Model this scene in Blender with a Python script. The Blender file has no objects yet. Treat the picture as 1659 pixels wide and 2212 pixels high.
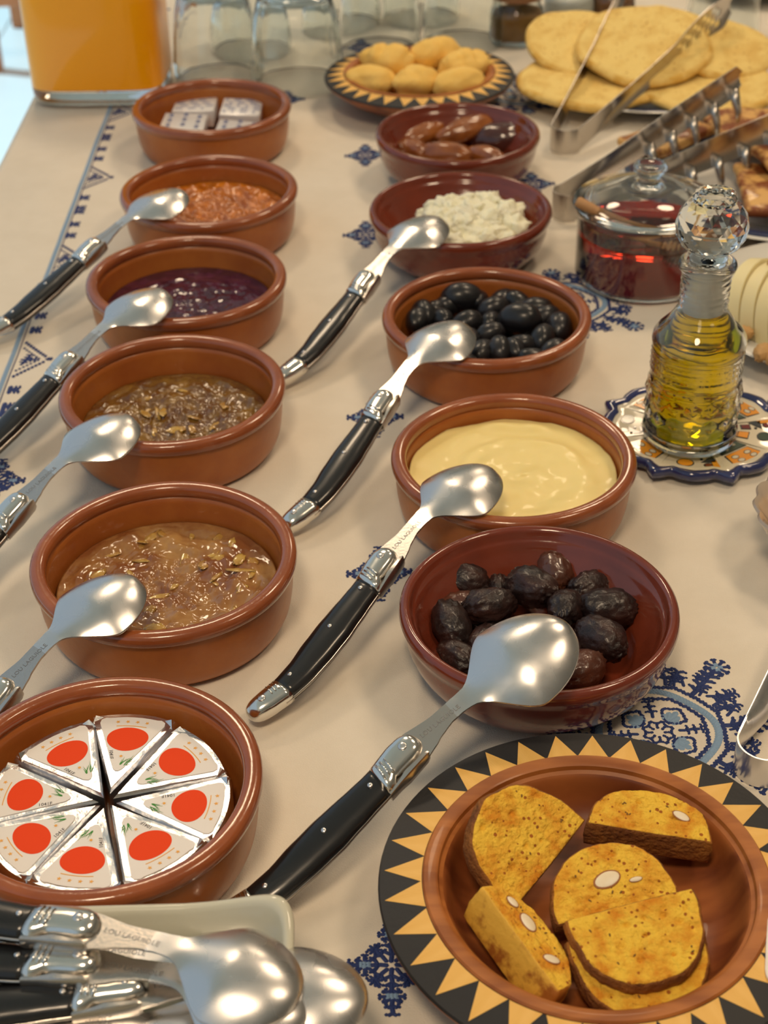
import bpy, bmesh, math, random
from math import sin, cos, pi, radians, sqrt, atan2, hypot, exp
from mathutils import Vector, Matrix, noise

# ------------------------------------------------------------------ camera
scene = bpy.context.scene
COL = scene.collection
S = 0.01            # every length below is in centimetres; the table top is z = 0
TZ = 0.75           # height of the table top above the floor, in metres


def W(x, y, z=0.0):
    return Vector((x * S, y * S, TZ + z * S))


cam_data = bpy.data.cameras.new('camera')
cam = bpy.data.objects.new('camera', cam_data)
COL.objects.link(cam)
cam.location = W(0, 0, 53.41)
_p, _r = 0.60795, -0.021843
_f = Vector((0, cos(_p), -sin(_p)))
_x = Vector((1, 0, 0))
_u = _x.cross(_f)
_xr = cos(_r) * _x + sin(_r) * _u
_ur = -sin(_r) * _x + cos(_r) * _u
cam.rotation_euler = Matrix((_xr, _ur, -_f)).transposed().to_euler()
cam_data.sensor_fit = 'VERTICAL'
cam_data.sensor_height = 36.0
cam_data.lens = 3315.74 / 2212 * 36.0
cam_data.clip_start = 0.02
cam_data.dof.use_dof = True
cam_data.dof.focus_distance = 0.76
cam_data.dof.aperture_fstop = 13.0
scene.camera = cam

# ------------------------------------------------------------------ world and lights
world = bpy.data.worlds.new('world')
scene.world = world
world.use_nodes = True
bg = world.node_tree.nodes['Background']
bg.inputs[0].default_value = (0.70, 0.87, 1.0, 1)
bg.inputs[1].default_value = 0.5

WARM = (1.0, 0.76, 0.51)
LAMPS = [(75, 185, 8.8), (-40, 225, 9.0), (95, 50, 7.6), (-20, -25, 14.0), (60, 340, 6.5)]
for (lx, ly, lp) in LAMPS:
    ld = bpy.data.lights.new('ceiling_spot_light', 'AREA')
    ld.shape = 'DISK'
    ld.size = 0.38
    ld.energy = lp
    ld.color = WARM
    lo = bpy.data.objects.new('ceiling_spot_light', ld)
    COL.objects.link(lo)
    lo.location = W(lx, ly, 168)

sd = bpy.data.lights.new('sun', 'SUN')
sd.energy = 3.4
sd.angle = 0.01
sd.color = (0.56, 0.88, 1.0)
so = bpy.data.objects.new('sun', sd)
COL.objects.link(so)
so.location = (-4, 2, 6)
so.rotation_euler = Vector((cos(radians(75)) * .94, -cos(radians(75)) * .34, -sin(radians(75)))).to_track_quat('-Z', 'Y').to_euler()

scene.view_settings.view_transform = 'Standard'
scene.view_settings.look = 'None'
scene.view_settings.exposure = 0.0
scene.view_settings.gamma = 1.0
scene.view_settings.use_curve_mapping = False
scene.cycles.sample_clamp_indirect = 4.0
scene.cycles.max_bounces = 14
scene.cycles.transmission_bounces = 12
scene.cycles.glossy_bounces = 5
scene.cycles.diffuse_bounces = 3


# ------------------------------------------------------------------ materials
def mat(name, color, rough=0.5, metal=0.0, trans=0.0, ior=1.45, coat=0.0, sss=0.0, sss_col=None,
        col2=None, nscale=50.0, ndetail=4.0, ramp=(0.4, 0.6), bump=0.0, bscale=200.0, bdetail=3.0, spec=0.5,
        stretch=None, wave=None, specks=None, rvar=None, bdist=0.001):
    m = bpy.data.materials.new(name)
    m.use_nodes = True
    nt = m.node_tree
    b = nt.nodes['Principled BSDF']
    b.inputs['Base Color'].default_value = (*color, 1)
    b.inputs['Roughness'].default_value = rough
    b.inputs['Metallic'].default_value = metal
    b.inputs['Transmission Weight'].default_value = trans
    b.inputs['IOR'].default_value = ior
    b.inputs['Coat Weight'].default_value = coat
    b.inputs['Coat Roughness'].default_value = 0.06
    b.inputs['Specular IOR Level'].default_value = spec
    if sss:
        b.inputs['Subsurface Weight'].default_value = sss
        b.inputs['Subsurface Radius'].default_value = sss_col or (0.5, 0.25, 0.1)
        b.inputs['Subsurface Scale'].default_value = 0.006
    tc = nt.nodes.new('ShaderNodeTexCoord')
    src = tc.outputs['Object']
    if stretch:
        mp = nt.nodes.new('ShaderNodeMapping')
        mp.inputs['Scale'].default_value = stretch
        nt.links.new(src, mp.inputs[0])
        ssrc = mp.outputs[0]
    else:
        ssrc = src
    last = None
    if col2:
        n = nt.nodes.new('ShaderNodeTexNoise')
        n.inputs['Scale'].default_value = nscale
        n.inputs['Detail'].default_value = ndetail
        n.inputs['Roughness'].default_value = 0.6
        nt.links.new(ssrc, n.inputs['Vector'])
        fac = n.outputs['Fac']
        if wave:
            wv = nt.nodes.new('ShaderNodeTexWave')
            wv.inputs['Scale'].default_value = wave[0]
            wv.inputs['Distortion'].default_value = wave[1]
            wv.inputs['Detail'].default_value = 3
            wv.inputs['Detail Scale'].default_value = 1.5
            nt.links.new(ssrc, wv.inputs['Vector'])
            mx0 = nt.nodes.new('ShaderNodeMix')
            mx0.inputs[0].default_value = wave[2]
            nt.links.new(fac, mx0.inputs[2])
            nt.links.new(wv.outputs['Fac'], mx0.inputs[3])
            fac = mx0.outputs[0]
        r = nt.nodes.new('ShaderNodeValToRGB')
        r.color_ramp.elements[0].position = ramp[0]
        r.color_ramp.elements[1].position = ramp[1]
        r.color_ramp.elements[0].color = (*color, 1)
        r.color_ramp.elements[1].color = (*col2, 1)
        nt.links.new(fac, r.inputs[0])
        last = r.outputs[0]
    if specks:
        sc, thr, scol = specks
        v = nt.nodes.new('ShaderNodeTexVoronoi')
        v.inputs['Scale'].default_value = sc
        nt.links.new(src, v.inputs['Vector'])
        nn = nt.nodes.new('ShaderNodeTexNoise')
        nn.inputs['Scale'].default_value = sc * 0.35
        nt.links.new(src, nn.inputs['Vector'])
        ma = nt.nodes.new('ShaderNodeMath'); ma.operation = 'MULTIPLY'
        nt.links.new(nn.outputs['Fac'], ma.inputs[0]); ma.inputs[1].default_value = thr * 2
        lt = nt.nodes.new('ShaderNodeMath'); lt.operation = 'LESS_THAN'
        nt.links.new(v.outputs['Distance'], lt.inputs[0]); nt.links.new(ma.outputs[0], lt.inputs[1])
        mx = nt.nodes.new('ShaderNodeMix'); mx.data_type = 'RGBA'
        nt.links.new(lt.outputs[0], mx.inputs[0])
        if last: nt.links.new(last, mx.inputs[6])
        else: mx.inputs[6].default_value = (*color, 1)
        mx.inputs[7].default_value = (*scol, 1)
        last = mx.outputs[2]
    if last:
        nt.links.new(last, b.inputs['Base Color'])
    if rvar:
        n3 = nt.nodes.new('ShaderNodeTexNoise'); n3.inputs['Scale'].default_value = rvar[0]
        nt.links.new(src, n3.inputs['Vector'])
        mr = nt.nodes.new('ShaderNodeMapRange')
        mr.inputs[1].default_value = .35; mr.inputs[2].default_value = .65
        mr.inputs[3].default_value = rvar[1]; mr.inputs[4].default_value = rvar[2]
        nt.links.new(n3.outputs['Fac'], mr.inputs[0]); nt.links.new(mr.outputs[0], b.inputs['Roughness'])
    if bump:
        n2 = nt.nodes.new('ShaderNodeTexNoise')
        n2.inputs['Scale'].default_value = bscale
        n2.inputs['Detail'].default_value = bdetail
        nt.links.new(ssrc, n2.inputs['Vector'])
        bp = nt.nodes.new('ShaderNodeBump')
        bp.inputs['Strength'].default_value = bump
        bp.inputs['Distance'].default_value = bdist
        nt.links.new(n2.outputs['Fac'], bp.inputs['Height'])
        nt.links.new(bp.outputs[0], b.inputs['Normal'])
    return m


M = {}
M['cloth'] = mat('cloth', (.80, .73, .62), .9, bump=.35, bscale=1500, bdetail=2, col2=(.76, .69, .58), nscale=30, ramp=(.35, .65), spec=.2)
M['navy'] = mat('navy_thread', (.018, .04, .17), .55, bump=.5, bscale=2500)
M['skyblue'] = mat('pale_blue_thread', (.26, .40, .58), .6, bump=.5, bscale=2500)
M['terra'] = mat('terracotta_body', (.34, .088, .017), .34, coat=.15, col2=(.46, .15, .028), nscale=22, ramp=(.35, .75), bump=.12, bscale=300)
M['terra_rim'] = mat('terracotta_glazed_rim', (.27, .070, .022), .20, coat=.6, col2=(.36, .10, .03), nscale=35, ramp=(.35, .75), bump=.15, bscale=260)
M['glaze'] = mat('dark_red_glaze', (.15, .027, .013), .16, coat=.6, col2=(.20, .037, .016), nscale=30, ramp=(.3, .7), bump=.12, bscale=200)
M['steel'] = mat('stainless_steel', (.72, .70, .69), .13, 1.0, rvar=(60, .21, .31))
M['steel_soft'] = mat('brushed_steel', (.56, .52, .48), .27, 1.0, bump=.05, bscale=600)
M['steel_engr'] = mat('engraved_steel', (.30, .28, .27), .45, 1.0)
M['bolster'] = mat('polished_bolster_steel', (.80, .78, .74), .16, 1.0)
M['black'] = mat('black_resin', (.010, .010, .011), .26, col2=(.03, .03, .032), nscale=8, ramp=(.55, .8), stretch=(1, 6, 3), coat=.3)
M['wood'] = mat('red_thuya_wood', (.17, .040, .010), .42, col2=(.40, .125, .032), nscale=14, ndetail=6, ramp=(.3, .72), stretch=(1, 4.5, 1.5), wave=(5, 9, .35), coat=.1)
M['wood_lip'] = mat('pale_lip_wood', (.27, .075, .013), .45, col2=(.45, .15, .032), nscale=14, ndetail=6, ramp=(.3, .72), stretch=(1, 6, 1.5), wave=(7, 9, .3), coat=.1)
M['blackrim'] = mat('black_stained_wood', (.018, .017, .018), .5, bump=.2, bscale=250)
M['yellowwood'] = mat('lemonwood_inlay', (.80, .45, .10), .5, col2=(.88, .53, .15), nscale=30, ramp=(.3, .7), stretch=(1, 6, 1), bump=.15, bscale=250)
M['glass'] = mat('clear_glass', (.97, .99, .98), .01, trans=1, ior=1.45)
M['glass_thin'] = mat('tumbler_glass', (.93, .965, .96), .02, trans=1, ior=1.42)
M['milkglass'] = mat('milky_pressed_glass', (.66, .56, .46), .14, trans=.35, coat=.6)
M['oil'] = mat('olive_oil', (.74, .54, .001), .01, trans=1, ior=1.40)
M['honey'] = mat('dark_honey', (.42, .028, .012), .01, trans=1, ior=1.36)
M['juice'] = mat('orange_juice', (.95, .37, .002), .3, coat=.6, spec=.2)
M['plastic'] = mat('translucent_stopper_plastic', (.88, .86, .78), .3, trans=.45, ior=1.4)
M['porcelain'] = mat('cream_porcelain', (.62, .60, .48), .16, coat=.5)
M['plate'] = mat('white_porcelain', (.74, .72, .66), .18, coat=.5)
M['plateblue'] = mat('dark_blue_plate_glaze', (.03, .04, .10), .2, coat=.5)
M['orangejam'] = mat('orange_jam_gel', (.33, .080, .003), .22, col2=(.70, .21, .004), nscale=90, ramp=(.35, .7), bump=.7, bscale=420, coat=.6)
M['purplejam'] = mat('purple_jam_gel', (.045, .008, .022), .11, col2=(.10, .022, .055), nscale=100, ramp=(.4, .7), bump=.25, bscale=200, coat=.35)
M['figjam'] = mat('fig_jam_gel', (.13, .05, .014), .14, col2=(.30, .16, .025), nscale=75, ramp=(.35, .72), bump=.7, bscale=380, coat=.7)
M['quincejam'] = mat('amber_jam_gel', (.24, .085, .028), .12, col2=(.46, .25, .085), nscale=38, ramp=(.4, .7), bump=.35, bscale=150, coat=.4)
M['fruit'] = mat('candied_fruit_shred', (.42, .22, .05), .14, coat=.7, col2=(.58, .37, .09), nscale=90, bump=.4, bscale=250)
M['cream'] = mat('pale_yellow_cream', (.92, .74, .30), .38, sss=.25, sss_col=(1, .8, .4), coat=.15)
M['curd'] = mat('white_curd', (.95, .91, .68), .5, bdist=.003, sss=.3, sss_col=(1, .9, .6), bump=.5, bscale=400)
M['olive'] = mat('black_olive_skin', (.008, .008, .010), .33, col2=(.018, .016, .020), nscale=60, ramp=(.4, .7), coat=.15, bump=.1, bscale=260)
M['wolive'] = mat('wrinkled_olive_skin', (.014, .007, .007), .38, col2=(.06, .022, .016), nscale=60, ramp=(.45, .8), bump=.9, bscale=260, coat=.1)
M['wolive2'] = mat('brown_olive_skin', (.10, .032, .016), .30, col2=(.05, .02, .015), nscale=60, ramp=(.4, .8), bump=.7, bscale=240, coat=.5)
M['date'] = mat('date_skin', (.22, .062, .014), .24, col2=(.42, .14, .03), nscale=45, ramp=(.35, .75), bump=.5, bscale=160, coat=.5)
M['date_dark'] = mat('dark_date_skin', (.05, .014, .012), .2, col2=(.10, .03, .02), nscale=45, ramp=(.35, .75), bump=.5, bscale=160, coat=.6)
M['cookie'] = mat('golden_cookie', (.88, .54, .12), .8, col2=(.94, .64, .19), nscale=60, ramp=(.3, .7), bump=.5, bscale=350, sss=.1)
M['crumb'] = mat('toasted_crumb', (.74, .27, .012), .85, bdist=.003, col2=(.98, .60, .06), nscale=85, ndetail=7, ramp=(.36, .58), bump=1.0, bscale=380, bdetail=8, specks=(260, .17, (.42, .12, .01)))
M['crust'] = mat('brown_crust', (.20, .062, .016), .75, bdist=.003, col2=(.46, .17, .025), nscale=60, ramp=(.35, .7), bump=.9, bscale=420, bdetail=5)
M['crust_y'] = mat('golden_crust', (.88, .48, .06), .6, col2=(.40, .13, .015), nscale=60, ramp=(.5, .62), bump=.4, bscale=300)
M['almond'] = mat('almond_flesh', (.84, .70, .48), .5, col2=(.90, .80, .62), nscale=60)
M['almond_skin'] = mat('almond_skin', (.35, .13, .04), .6)
M['seed'] = mat('dark_seed', (.20, .09, .015), .6)
M['foil'] = mat('silver_foil', (.80, .79, .80), .22, 1.0, bump=.45, bscale=110, bdetail=4)
M['paper'] = mat('white_label_paper', (.86, .82, .78), .65, spec=.25)
M['red'] = mat('red_print', (.86, .07, .015), .65, spec=.2)
M['orangeprint'] = mat('orange_print', (.85, .42, .08), .5)
M['greenprint'] = mat('green_print', (.04, .26, .03), .5)
M['darkprint'] = mat('dark_print', (.03, .025, .04), .5)
M['blueprint'] = mat('blue_print', (.10, .14, .34), .5)
M['foilpaper'] = mat('butter_wrapper', (.78, .76, .76), .34, .25, bump=.3, bscale=140)
M['bread'] = mat('pale_flatbread', (.90, .66, .22), .8, bdist=.004, col2=(.76, .49, .13), nscale=45, ramp=(.45, .7), bump=.8, bscale=160, specks=(140, .17, (.64, .38, .10)))
M['bread_edge'] = mat('flatbread_edge', (.72, .42, .08), .8, col2=(.88, .62, .20), nscale=60, bump=.3, bscale=200)
M['msemen'] = mat('browned_pancake', (.74, .42, .13), .55, col2=(.24, .06, .012), nscale=55, ramp=(.44, .58), bump=.6, bscale=120, coat=.2)
M['cheese'] = mat('pale_cheese', (.88, .76, .42), .5, sss=.2, sss_col=(1, .9, .5))
M['walnut'] = mat('walnut_kernel', (.55, .32, .12), .6, bump=.6, bscale=300)
M['stick'] = mat('pale_wood_stick', (.72, .47, .20), .55, col2=(.62, .38, .15), nscale=60, stretch=(1, 1, .2))
M['dipper'] = mat('honey_coloured_wood', (.42, .20, .07), .45, col2=(.50, .26, .10), nscale=60)
M['spice'] = mat('ground_brown_spice', (.30, .15, .045), .9, col2=(.38, .20, .06), nscale=80, bump=.5, bscale=500)
M['spice2'] = mat('red_brown_spice', (.33, .14, .05), .9, bump=.5, bscale=500)
M['salt'] = mat('coarse_white_salt', (.85, .83, .76), .7, bump=.8, bscale=500)
M['cork'] = mat('brown_wooden_lid', (.30, .14, .06), .6, bump=.2, bscale=200)
M['chairwood'] = mat('orange_brown_wood', (.62, .25, .10), .5, col2=(.52, .20, .08), nscale=10)
M['tilefloor'] = mat('pale_floor_tile', (.80, .82, .82), .35, col2=(.72, .76, .78), nscale=2, ramp=(.3, .7))
M['grout'] = mat('floor_grout', (.55, .56, .56), .8)
M['plaster'] = mat('cream_plaster', (.52, .44, .34), .9, bump=.2, bscale=60)
M['ceilpaint'] = mat('ceiling_paint', (.52, .47, .40), .9)
M['tabletop'] = mat('table_wood', (.30, .17, .08), .5, col2=(.36, .21, .10), nscale=10)
M['glaze_navy'] = mat('navy_ceramic_glaze', (.018, .025, .10), .12, coat=.8, col2=(.03, .04, .14), nscale=60)
M['glaze_white'] = mat('cream_ceramic_glaze', (.70, .62, .46), .15, coat=.7)
M['glaze_orange'] = mat('orange_ceramic_glaze', (.80, .32, .03), .15, coat=.7)
M['glaze_green'] = mat('dark_green_ceramic_glaze', (.06, .085, .055), .15, coat=.7)
M['glaze_maroon'] = mat('maroon_ceramic_glaze', (.17, .025, .02), .15, coat=.7)
M['glaze_line'] = mat('dark_outline_glaze', (.035, .04, .045), .2, coat=.6)
M['apricot'] = mat('orange_fruit', (.85, .38, .03), .3, coat=.4, bump=.4, bscale=100)


# ------------------------------------------------------------------ mesh helpers
class MB:
    """collects verts/faces in centimetres; build() links one mesh object"""
    def __init__(self):
        self.v = []; self.f = []; self.mi = []

    def add(self, verts, faces, mi=0):
        o = len(self.v)
        self.v += [tuple(p) for p in verts]
        self.f += [tuple(o + i for i in f) for f in faces]
        self.mi += [mi] * len(faces)
        return self

    def xf(self, mtx):
        self.v = [tuple(mtx @ Vector(p)) for p in self.v]
        return self

    def mesh(self, name, mats, smooth=True):
        me = bpy.data.meshes.new(name)
        me.from_pydata([(x * S, y * S, z * S) for x, y, z in self.v], [], self.f)
        if not isinstance(mats, (list, tuple)): mats = [mats]
        for m in mats: me.materials.append(M[m] if isinstance(m, str) else m)
        me.polygons.foreach_set('material_index', self.mi)
        me.polygons.foreach_set('use_smooth', [bool(smooth)] * len(self.f))
        me.update()
        return me

    def build(self, name, mats, parent=None, loc=None, rot=(0, 0, 0), smooth=True, recalc=True, sharp=None):
        me = self.mesh(name, mats, smooth)
        if recalc:
            bm = bmesh.new(); bm.from_mesh(me)
            bmesh.ops.recalc_face_normals(bm, faces=bm.faces[:])
            bm.to_mesh(me); bm.free()
        if sharp is not None:
            me.set_sharp_from_angle(angle=radians(sharp))
        return link(name, me, parent, loc, rot)


def link(name, me, parent=None, loc=None, rot=(0, 0, 0)):
    o = bpy.data.objects.new(name, me)
    COL.objects.link(o)
    if parent is not None:
        o.parent = parent
        if loc is not None: o.location = Vector(loc) * S
    else:
        o.location = W(*loc) if loc is not None else (0, 0, TZ)
    o.rotation_euler = rot
    return o


def tag(o, label, cat, group=None, kind=None):
    if label: o['label'] = label
    if cat: o['category'] = cat
    if group: o['group'] = group
    if kind: o['kind'] = kind
    return o


def empty(name, loc, rot=(0, 0, 0)):
    return link(name, None, None, loc, rot)


def copy_tree(o, parent=None, loc=None, rot=None):
    c = o.copy(); COL.objects.link(c)
    if parent is not None: c.parent = parent
    for ch in list(o.children): copy_tree(ch, c)
    if loc is not None: c.location = W(*loc)
    if rot is not None: c.rotation_euler = rot
    return c


def nz(x, y, z=0.0, s=1.0):
    return noise.noise(Vector((x * s, y * s, z * s)))


def fbm(x, y, z=0.0, s=1.0, o=4):
    return noise.fractal(Vector((x * s, y * s, z * s)), 0.7, 2.1, o)


def lathe(prof, n=64, fn=None, cap0=True, cap1=True, z0=0.0):
    """prof: (r, z) from one end to the other"""
    v = []; f = []
    for j, (r, z) in enumerate(prof):
        for i in range(n):
            a = 2 * pi * i / n
            rr, zz = (r, z)
            if fn:
                rr, zz = fn(r, z, a)
            v.append((rr * cos(a), rr * sin(a), zz + z0))
    for j in range(len(prof) - 1):
        for i in range(n):
            k = (i + 1) % n
            f.append((j * n + i, j * n + k, (j + 1) * n + k, (j + 1) * n + i))
    if cap0: f.append(tuple(reversed(range(n))))
    if cap1: f.append(tuple(range((len(prof) - 1) * n, len(prof) * n)))
    return v, f


def smooth_prof(pts, k=4):
    out = []
    n = len(pts)
    for i in range(n - 1):
        p0 = pts[max(i - 1, 0)]; p1 = pts[i]; p2 = pts[i + 1]; p3 = pts[min(i + 2, n - 1)]
        for j in range(k):
            t = j / k
            out.append(tuple(0.5 * ((2 * p1[c]) + (-p0[c] + p2[c]) * t + (2 * p0[c] - 5 * p1[c] + 4 * p2[c] - p3[c]) * t * t +
                                    (-p0[c] + 3 * p1[c] - 3 * p2[c] + p3[c]) * t ** 3) for c in range(len(p1))))
    out.append(pts[-1])
    return out


def interp(tab, x):
    if x <= tab[0][0]: return tab[0][1]
    for (x0, y0), (x1, y1) in zip(tab, tab[1:]):
        if x <= x1:
            t = (x - x0) / (x1 - x0)
            t = t * t * (3 - 2 * t) * .35 + t * .65
            return y0 + (y1 - y0) * t
    return tab[-1][1]


def box(x0, x1, y0, y1, z0, z1):
    v = [(x0, y0, z0), (x1, y0, z0), (x1, y1, z0), (x0, y1, z0), (x0, y0, z1), (x1, y0, z1), (x1, y1, z1), (x0, y1, z1)]
    f = [(3, 2, 1, 0), (4, 5, 6, 7), (0, 1, 5, 4), (1, 2, 6, 5), (2, 3, 7, 6), (3, 0, 4, 7)]
    return v, f


def rbox(x0, x1, y0, y1, z0, z1, b=.1, seg=2):
    bm = bmesh.new()
    v, f = box(x0, x1, y0, y1, z0, z1)
    vs = [bm.verts.new(p) for p in v]
    for q in f: bm.faces.new([vs[i] for i in q])
    bmesh.ops.bevel(bm, geom=bm.edges[:], offset=b, segments=seg, affect='EDGES', profile=.5)
    bm.verts.index_update()
    r = [tuple(x.co) for x in bm.verts], [tuple(x.index for x in q.verts) for q in bm.faces]
    bm.free()
    return r


def prism(pts, z0, z1):
    n = len(pts)
    v = [(x, y, z0) for x, y in pts] + [(x, y, z1) for x, y in pts]
    f = [tuple(reversed(range(n))), tuple(range(n, 2 * n))]
    f += [(i, (i + 1) % n, n + (i + 1) % n, n + i) for i in range(n)]
    return v, f


def tube(pts, rads, n=10):
    """swept tube through 3-D points"""
    v = []; f = []
    P = [Vector(p) for p in pts]
    if not isinstance(rads, (list, tuple)): rads = [rads] * len(P)
    up = Vector((0, 0, 1))
    for i, p in enumerate(P):
        t = (P[min(i + 1, len(P) - 1)] - P[max(i - 1, 0)]).normalized()
        a = t.cross(up)
        if a.length < 1e-3: a = t.cross(Vector((0, 1, 0)))
        a.normalize(); b = a.cross(t)
        for k in range(n):
            w = 2 * pi * k / n
            v.append(p + (a * cos(w) + b * sin(w)) * rads[i])
    for i in range(len(P) - 1):
        for k in range(n):
            l = (k + 1) % n
            f.append((i * n + k, i * n + l, (i + 1) * n + l, (i + 1) * n + k))
    f.append(tuple(reversed(range(n)))); f.append(tuple(range((len(P) - 1) * n, len(P) * n)))
    return v, f


def blob(a, b, c, nu=28, nv=18, fn=None):
    """ellipsoid along x with optional radial function fn(unit vector) -> scale"""
    v = []; f = []
    for j in range(nv + 1):
        ph = pi * j / nv
        for i in range(nu):
            th = 2 * pi * i / nu
            d = Vector((cos(ph), sin(ph) * cos(th), sin(ph) * sin(th)))
            s = fn(d) if fn else 1.0
            v.append((d.x * a * s, d.y * b * s, d.z * c * s))
    for j in range(nv):
        for i in range(nu):
            k = (i + 1) % nu
            if j == 0: f.append((i, (j + 1) * nu + i, (j + 1) * nu + k))
            elif j == nv - 1: f.append((j * nu + i, (j + 1) * nu, j * nu + k))
            else: f.append((j * nu + i, (j + 1) * nu + i, (j + 1) * nu + k, j * nu + k))
    return v, f


def loft(sts, n=16, p=.75):
    """sts: (x, yleft, yright, halfthick, z0); superellipse sections across y/z"""
    v = []; f = []
    for (x, yl, yr, ht, z0) in sts:
        c = (yl + yr) / 2; h = (yl - yr) / 2
        for k in range(n):
            a = 2 * pi * k / n
            ca, sa = cos(a), sin(a)
            v.append((x, c + h * math.copysign(abs(ca) ** p, ca), z0 + ht * math.copysign(abs(sa) ** p, sa)))
    m = len(sts)
    for i in range(m - 1):
        for k in range(n):
            l = (k + 1) % n
            f.append((i * n + k, i * n + l, (i + 1) * n + l, (i + 1) * n + k))
    f.append(tuple(reversed(range(n)))); f.append(tuple(range((m - 1) * n, m * n)))
    return v, f


def disc_surface(R, nr, nt, zf, skirt=.3, rfun=None):
    """top surface of a filling: height zf(x, y), closed underneath"""
    v = [(0, 0, zf(0, 0))]; f = []
    for j in range(1, nr + 1):
        for i in range(nt):
            a = 2 * pi * i / nt
            r = R * j / nr * (rfun(a) if rfun else 1)
            x, y = r * cos(a), r * sin(a)
            v.append((x, y, zf(x, y)))
    for i in range(nt):
        f.append((0, 1 + i, 1 + (i + 1) % nt))
    for j in range(nr - 1):
        for i in range(nt):
            k = (i + 1) % nt
            f.append((1 + j * nt + i, 1 + (j + 1) * nt + i, 1 + (j + 1) * nt + k, 1 + j * nt + k))
    o = len(v)
    for i in range(nt):
        x, y, z = v[1 + (nr - 1) * nt + i]
        v.append((x * .88, y * .88, z - skirt))
    for i in range(nt):
        k = (i + 1) % nt
        f.append((1 + (nr - 1) * nt + i, o + i, o + k, 1 + (nr - 1) * nt + k))
    f.append(tuple(reversed(range(o, o + nt))))
    return v, f


def star(cx, cy, r, z, rot=0):
    p = []
    for i in range(10):
        a = rot + pi / 2 + i * pi / 5
        q = r if i % 2 == 0 else r * .42
        p.append((cx + q * cos(a), cy + q * sin(a)))
    return prism(p, z, z + .012)


# ------------------------------------------------------------------ the room
def room():
    floor = link('floor', None)
    floor.location = (0, 0, 0)
    tag(floor, 'pale tiled floor beyond the table edge, bright with daylight', None, kind='structure')
    MB().add(*box(-900, 330, -200, 700, -3, -.6)).build('grout_bed', 'grout', floor, loc=(0, 0, 0), smooth=False)
    tm = None
    for i in range(-9, 4):
        for j in range(-2, 7):
            if tm is None:
                t = MB().add(*rbox(.2, 99.8, .2, 99.8, -1.5, 0, .2, 1)).build('tile', 'tilefloor', floor, loc=(i * 100, j * 100, 0), smooth=False)
                tm = t.data
            else:
                link('tile', tm, floor, (i * 100, j * 100, 0))
    def slab(name, b, m):
        o = MB().add(*box(*b)).build(name, m, smooth=False)
        return tag(o, None, None, kind='structure')
    slab('ceiling', (-110, 340, -220, 560, 170, 182), 'ceilpaint')
    slab('wall_back', (-110, 340, 560, 572, -75, 182), 'plaster')
    slab('wall_right', (330, 342, -220, 560, -75, 170), 'plaster')
    slab('wall_front', (-110, 340, -232, -220, -75, 182), 'plaster')


def clothz(x, y):
    z = -.12 + .10 * fbm(x, y, 0, .09, 2) + .05 * nz(x, y, 3, .30)
    # soft fold ridges running across the free parts of the cloth
    return min(z, -.005)


def table():
    t = empty('table', (20, 135, -75))
    tag(t, 'long table hidden under the embroidered white tablecloth', 'table')
    MB().add(*rbox(-54, 54, -125, 135, 71.6, 74.3, .5)).build('tabletop', 'tabletop', t, loc=(0, 0, 0), smooth=False)
    lm = None
    for (x, y) in ((-50, -120), (50, -120), (-50, 130), (50, 130)):
        if lm is None:
            lm = MB().add(*rbox(-3, 3, -3, 3, 0, 71.6, .4)).build('leg', 'tabletop', t, loc=(x, y, 0), smooth=False).data
        else:
            link('leg', lm, t, (x, y, 0))


def cloth():
    mb = MB()
    xs = []; x = -35.0
    X0, X1, Y0, Y1 = -34.5, 75.0, 8.0, 272.0
    nx, ny = 190, 420
    rows = []
    for j in range(ny + 1):
        y = Y0 + (Y1 - Y0) * j / ny
        row = []
        # hanging part at the left, with soft folds
        for k in range(9):
            h = 24 * (1 - k / 9)
            w = (h / 24) * 1.3 * sin(y * .28) - .3
            row.append((X0 - .25 - max(0, w) - .6 * h / 24, y, -.25 - h))
        row.append((X0 + .05, y, -.12))
        for i in range(1, nx + 1):
            x = X0 + (X1 - X0) * i / nx
            row.append((x, y, clothz(x, y)))
        rows.append(row)
    n = len(rows[0])
    v = [p for r in rows for p in r]
    f = [(j * n + i, j * n + i + 1, (j + 1) * n + i + 1, (j + 1) * n + i) for j in range(ny) for i in range(n - 1)]
    mb.add(v, f)
    o = mb.build('tablecloth', 'cloth', loc=(0, 0, 0))
    tag(o, 'white cotton tablecloth with dark blue cross-stitch embroidery, covering the whole table', 'tablecloth')
    return o


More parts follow.
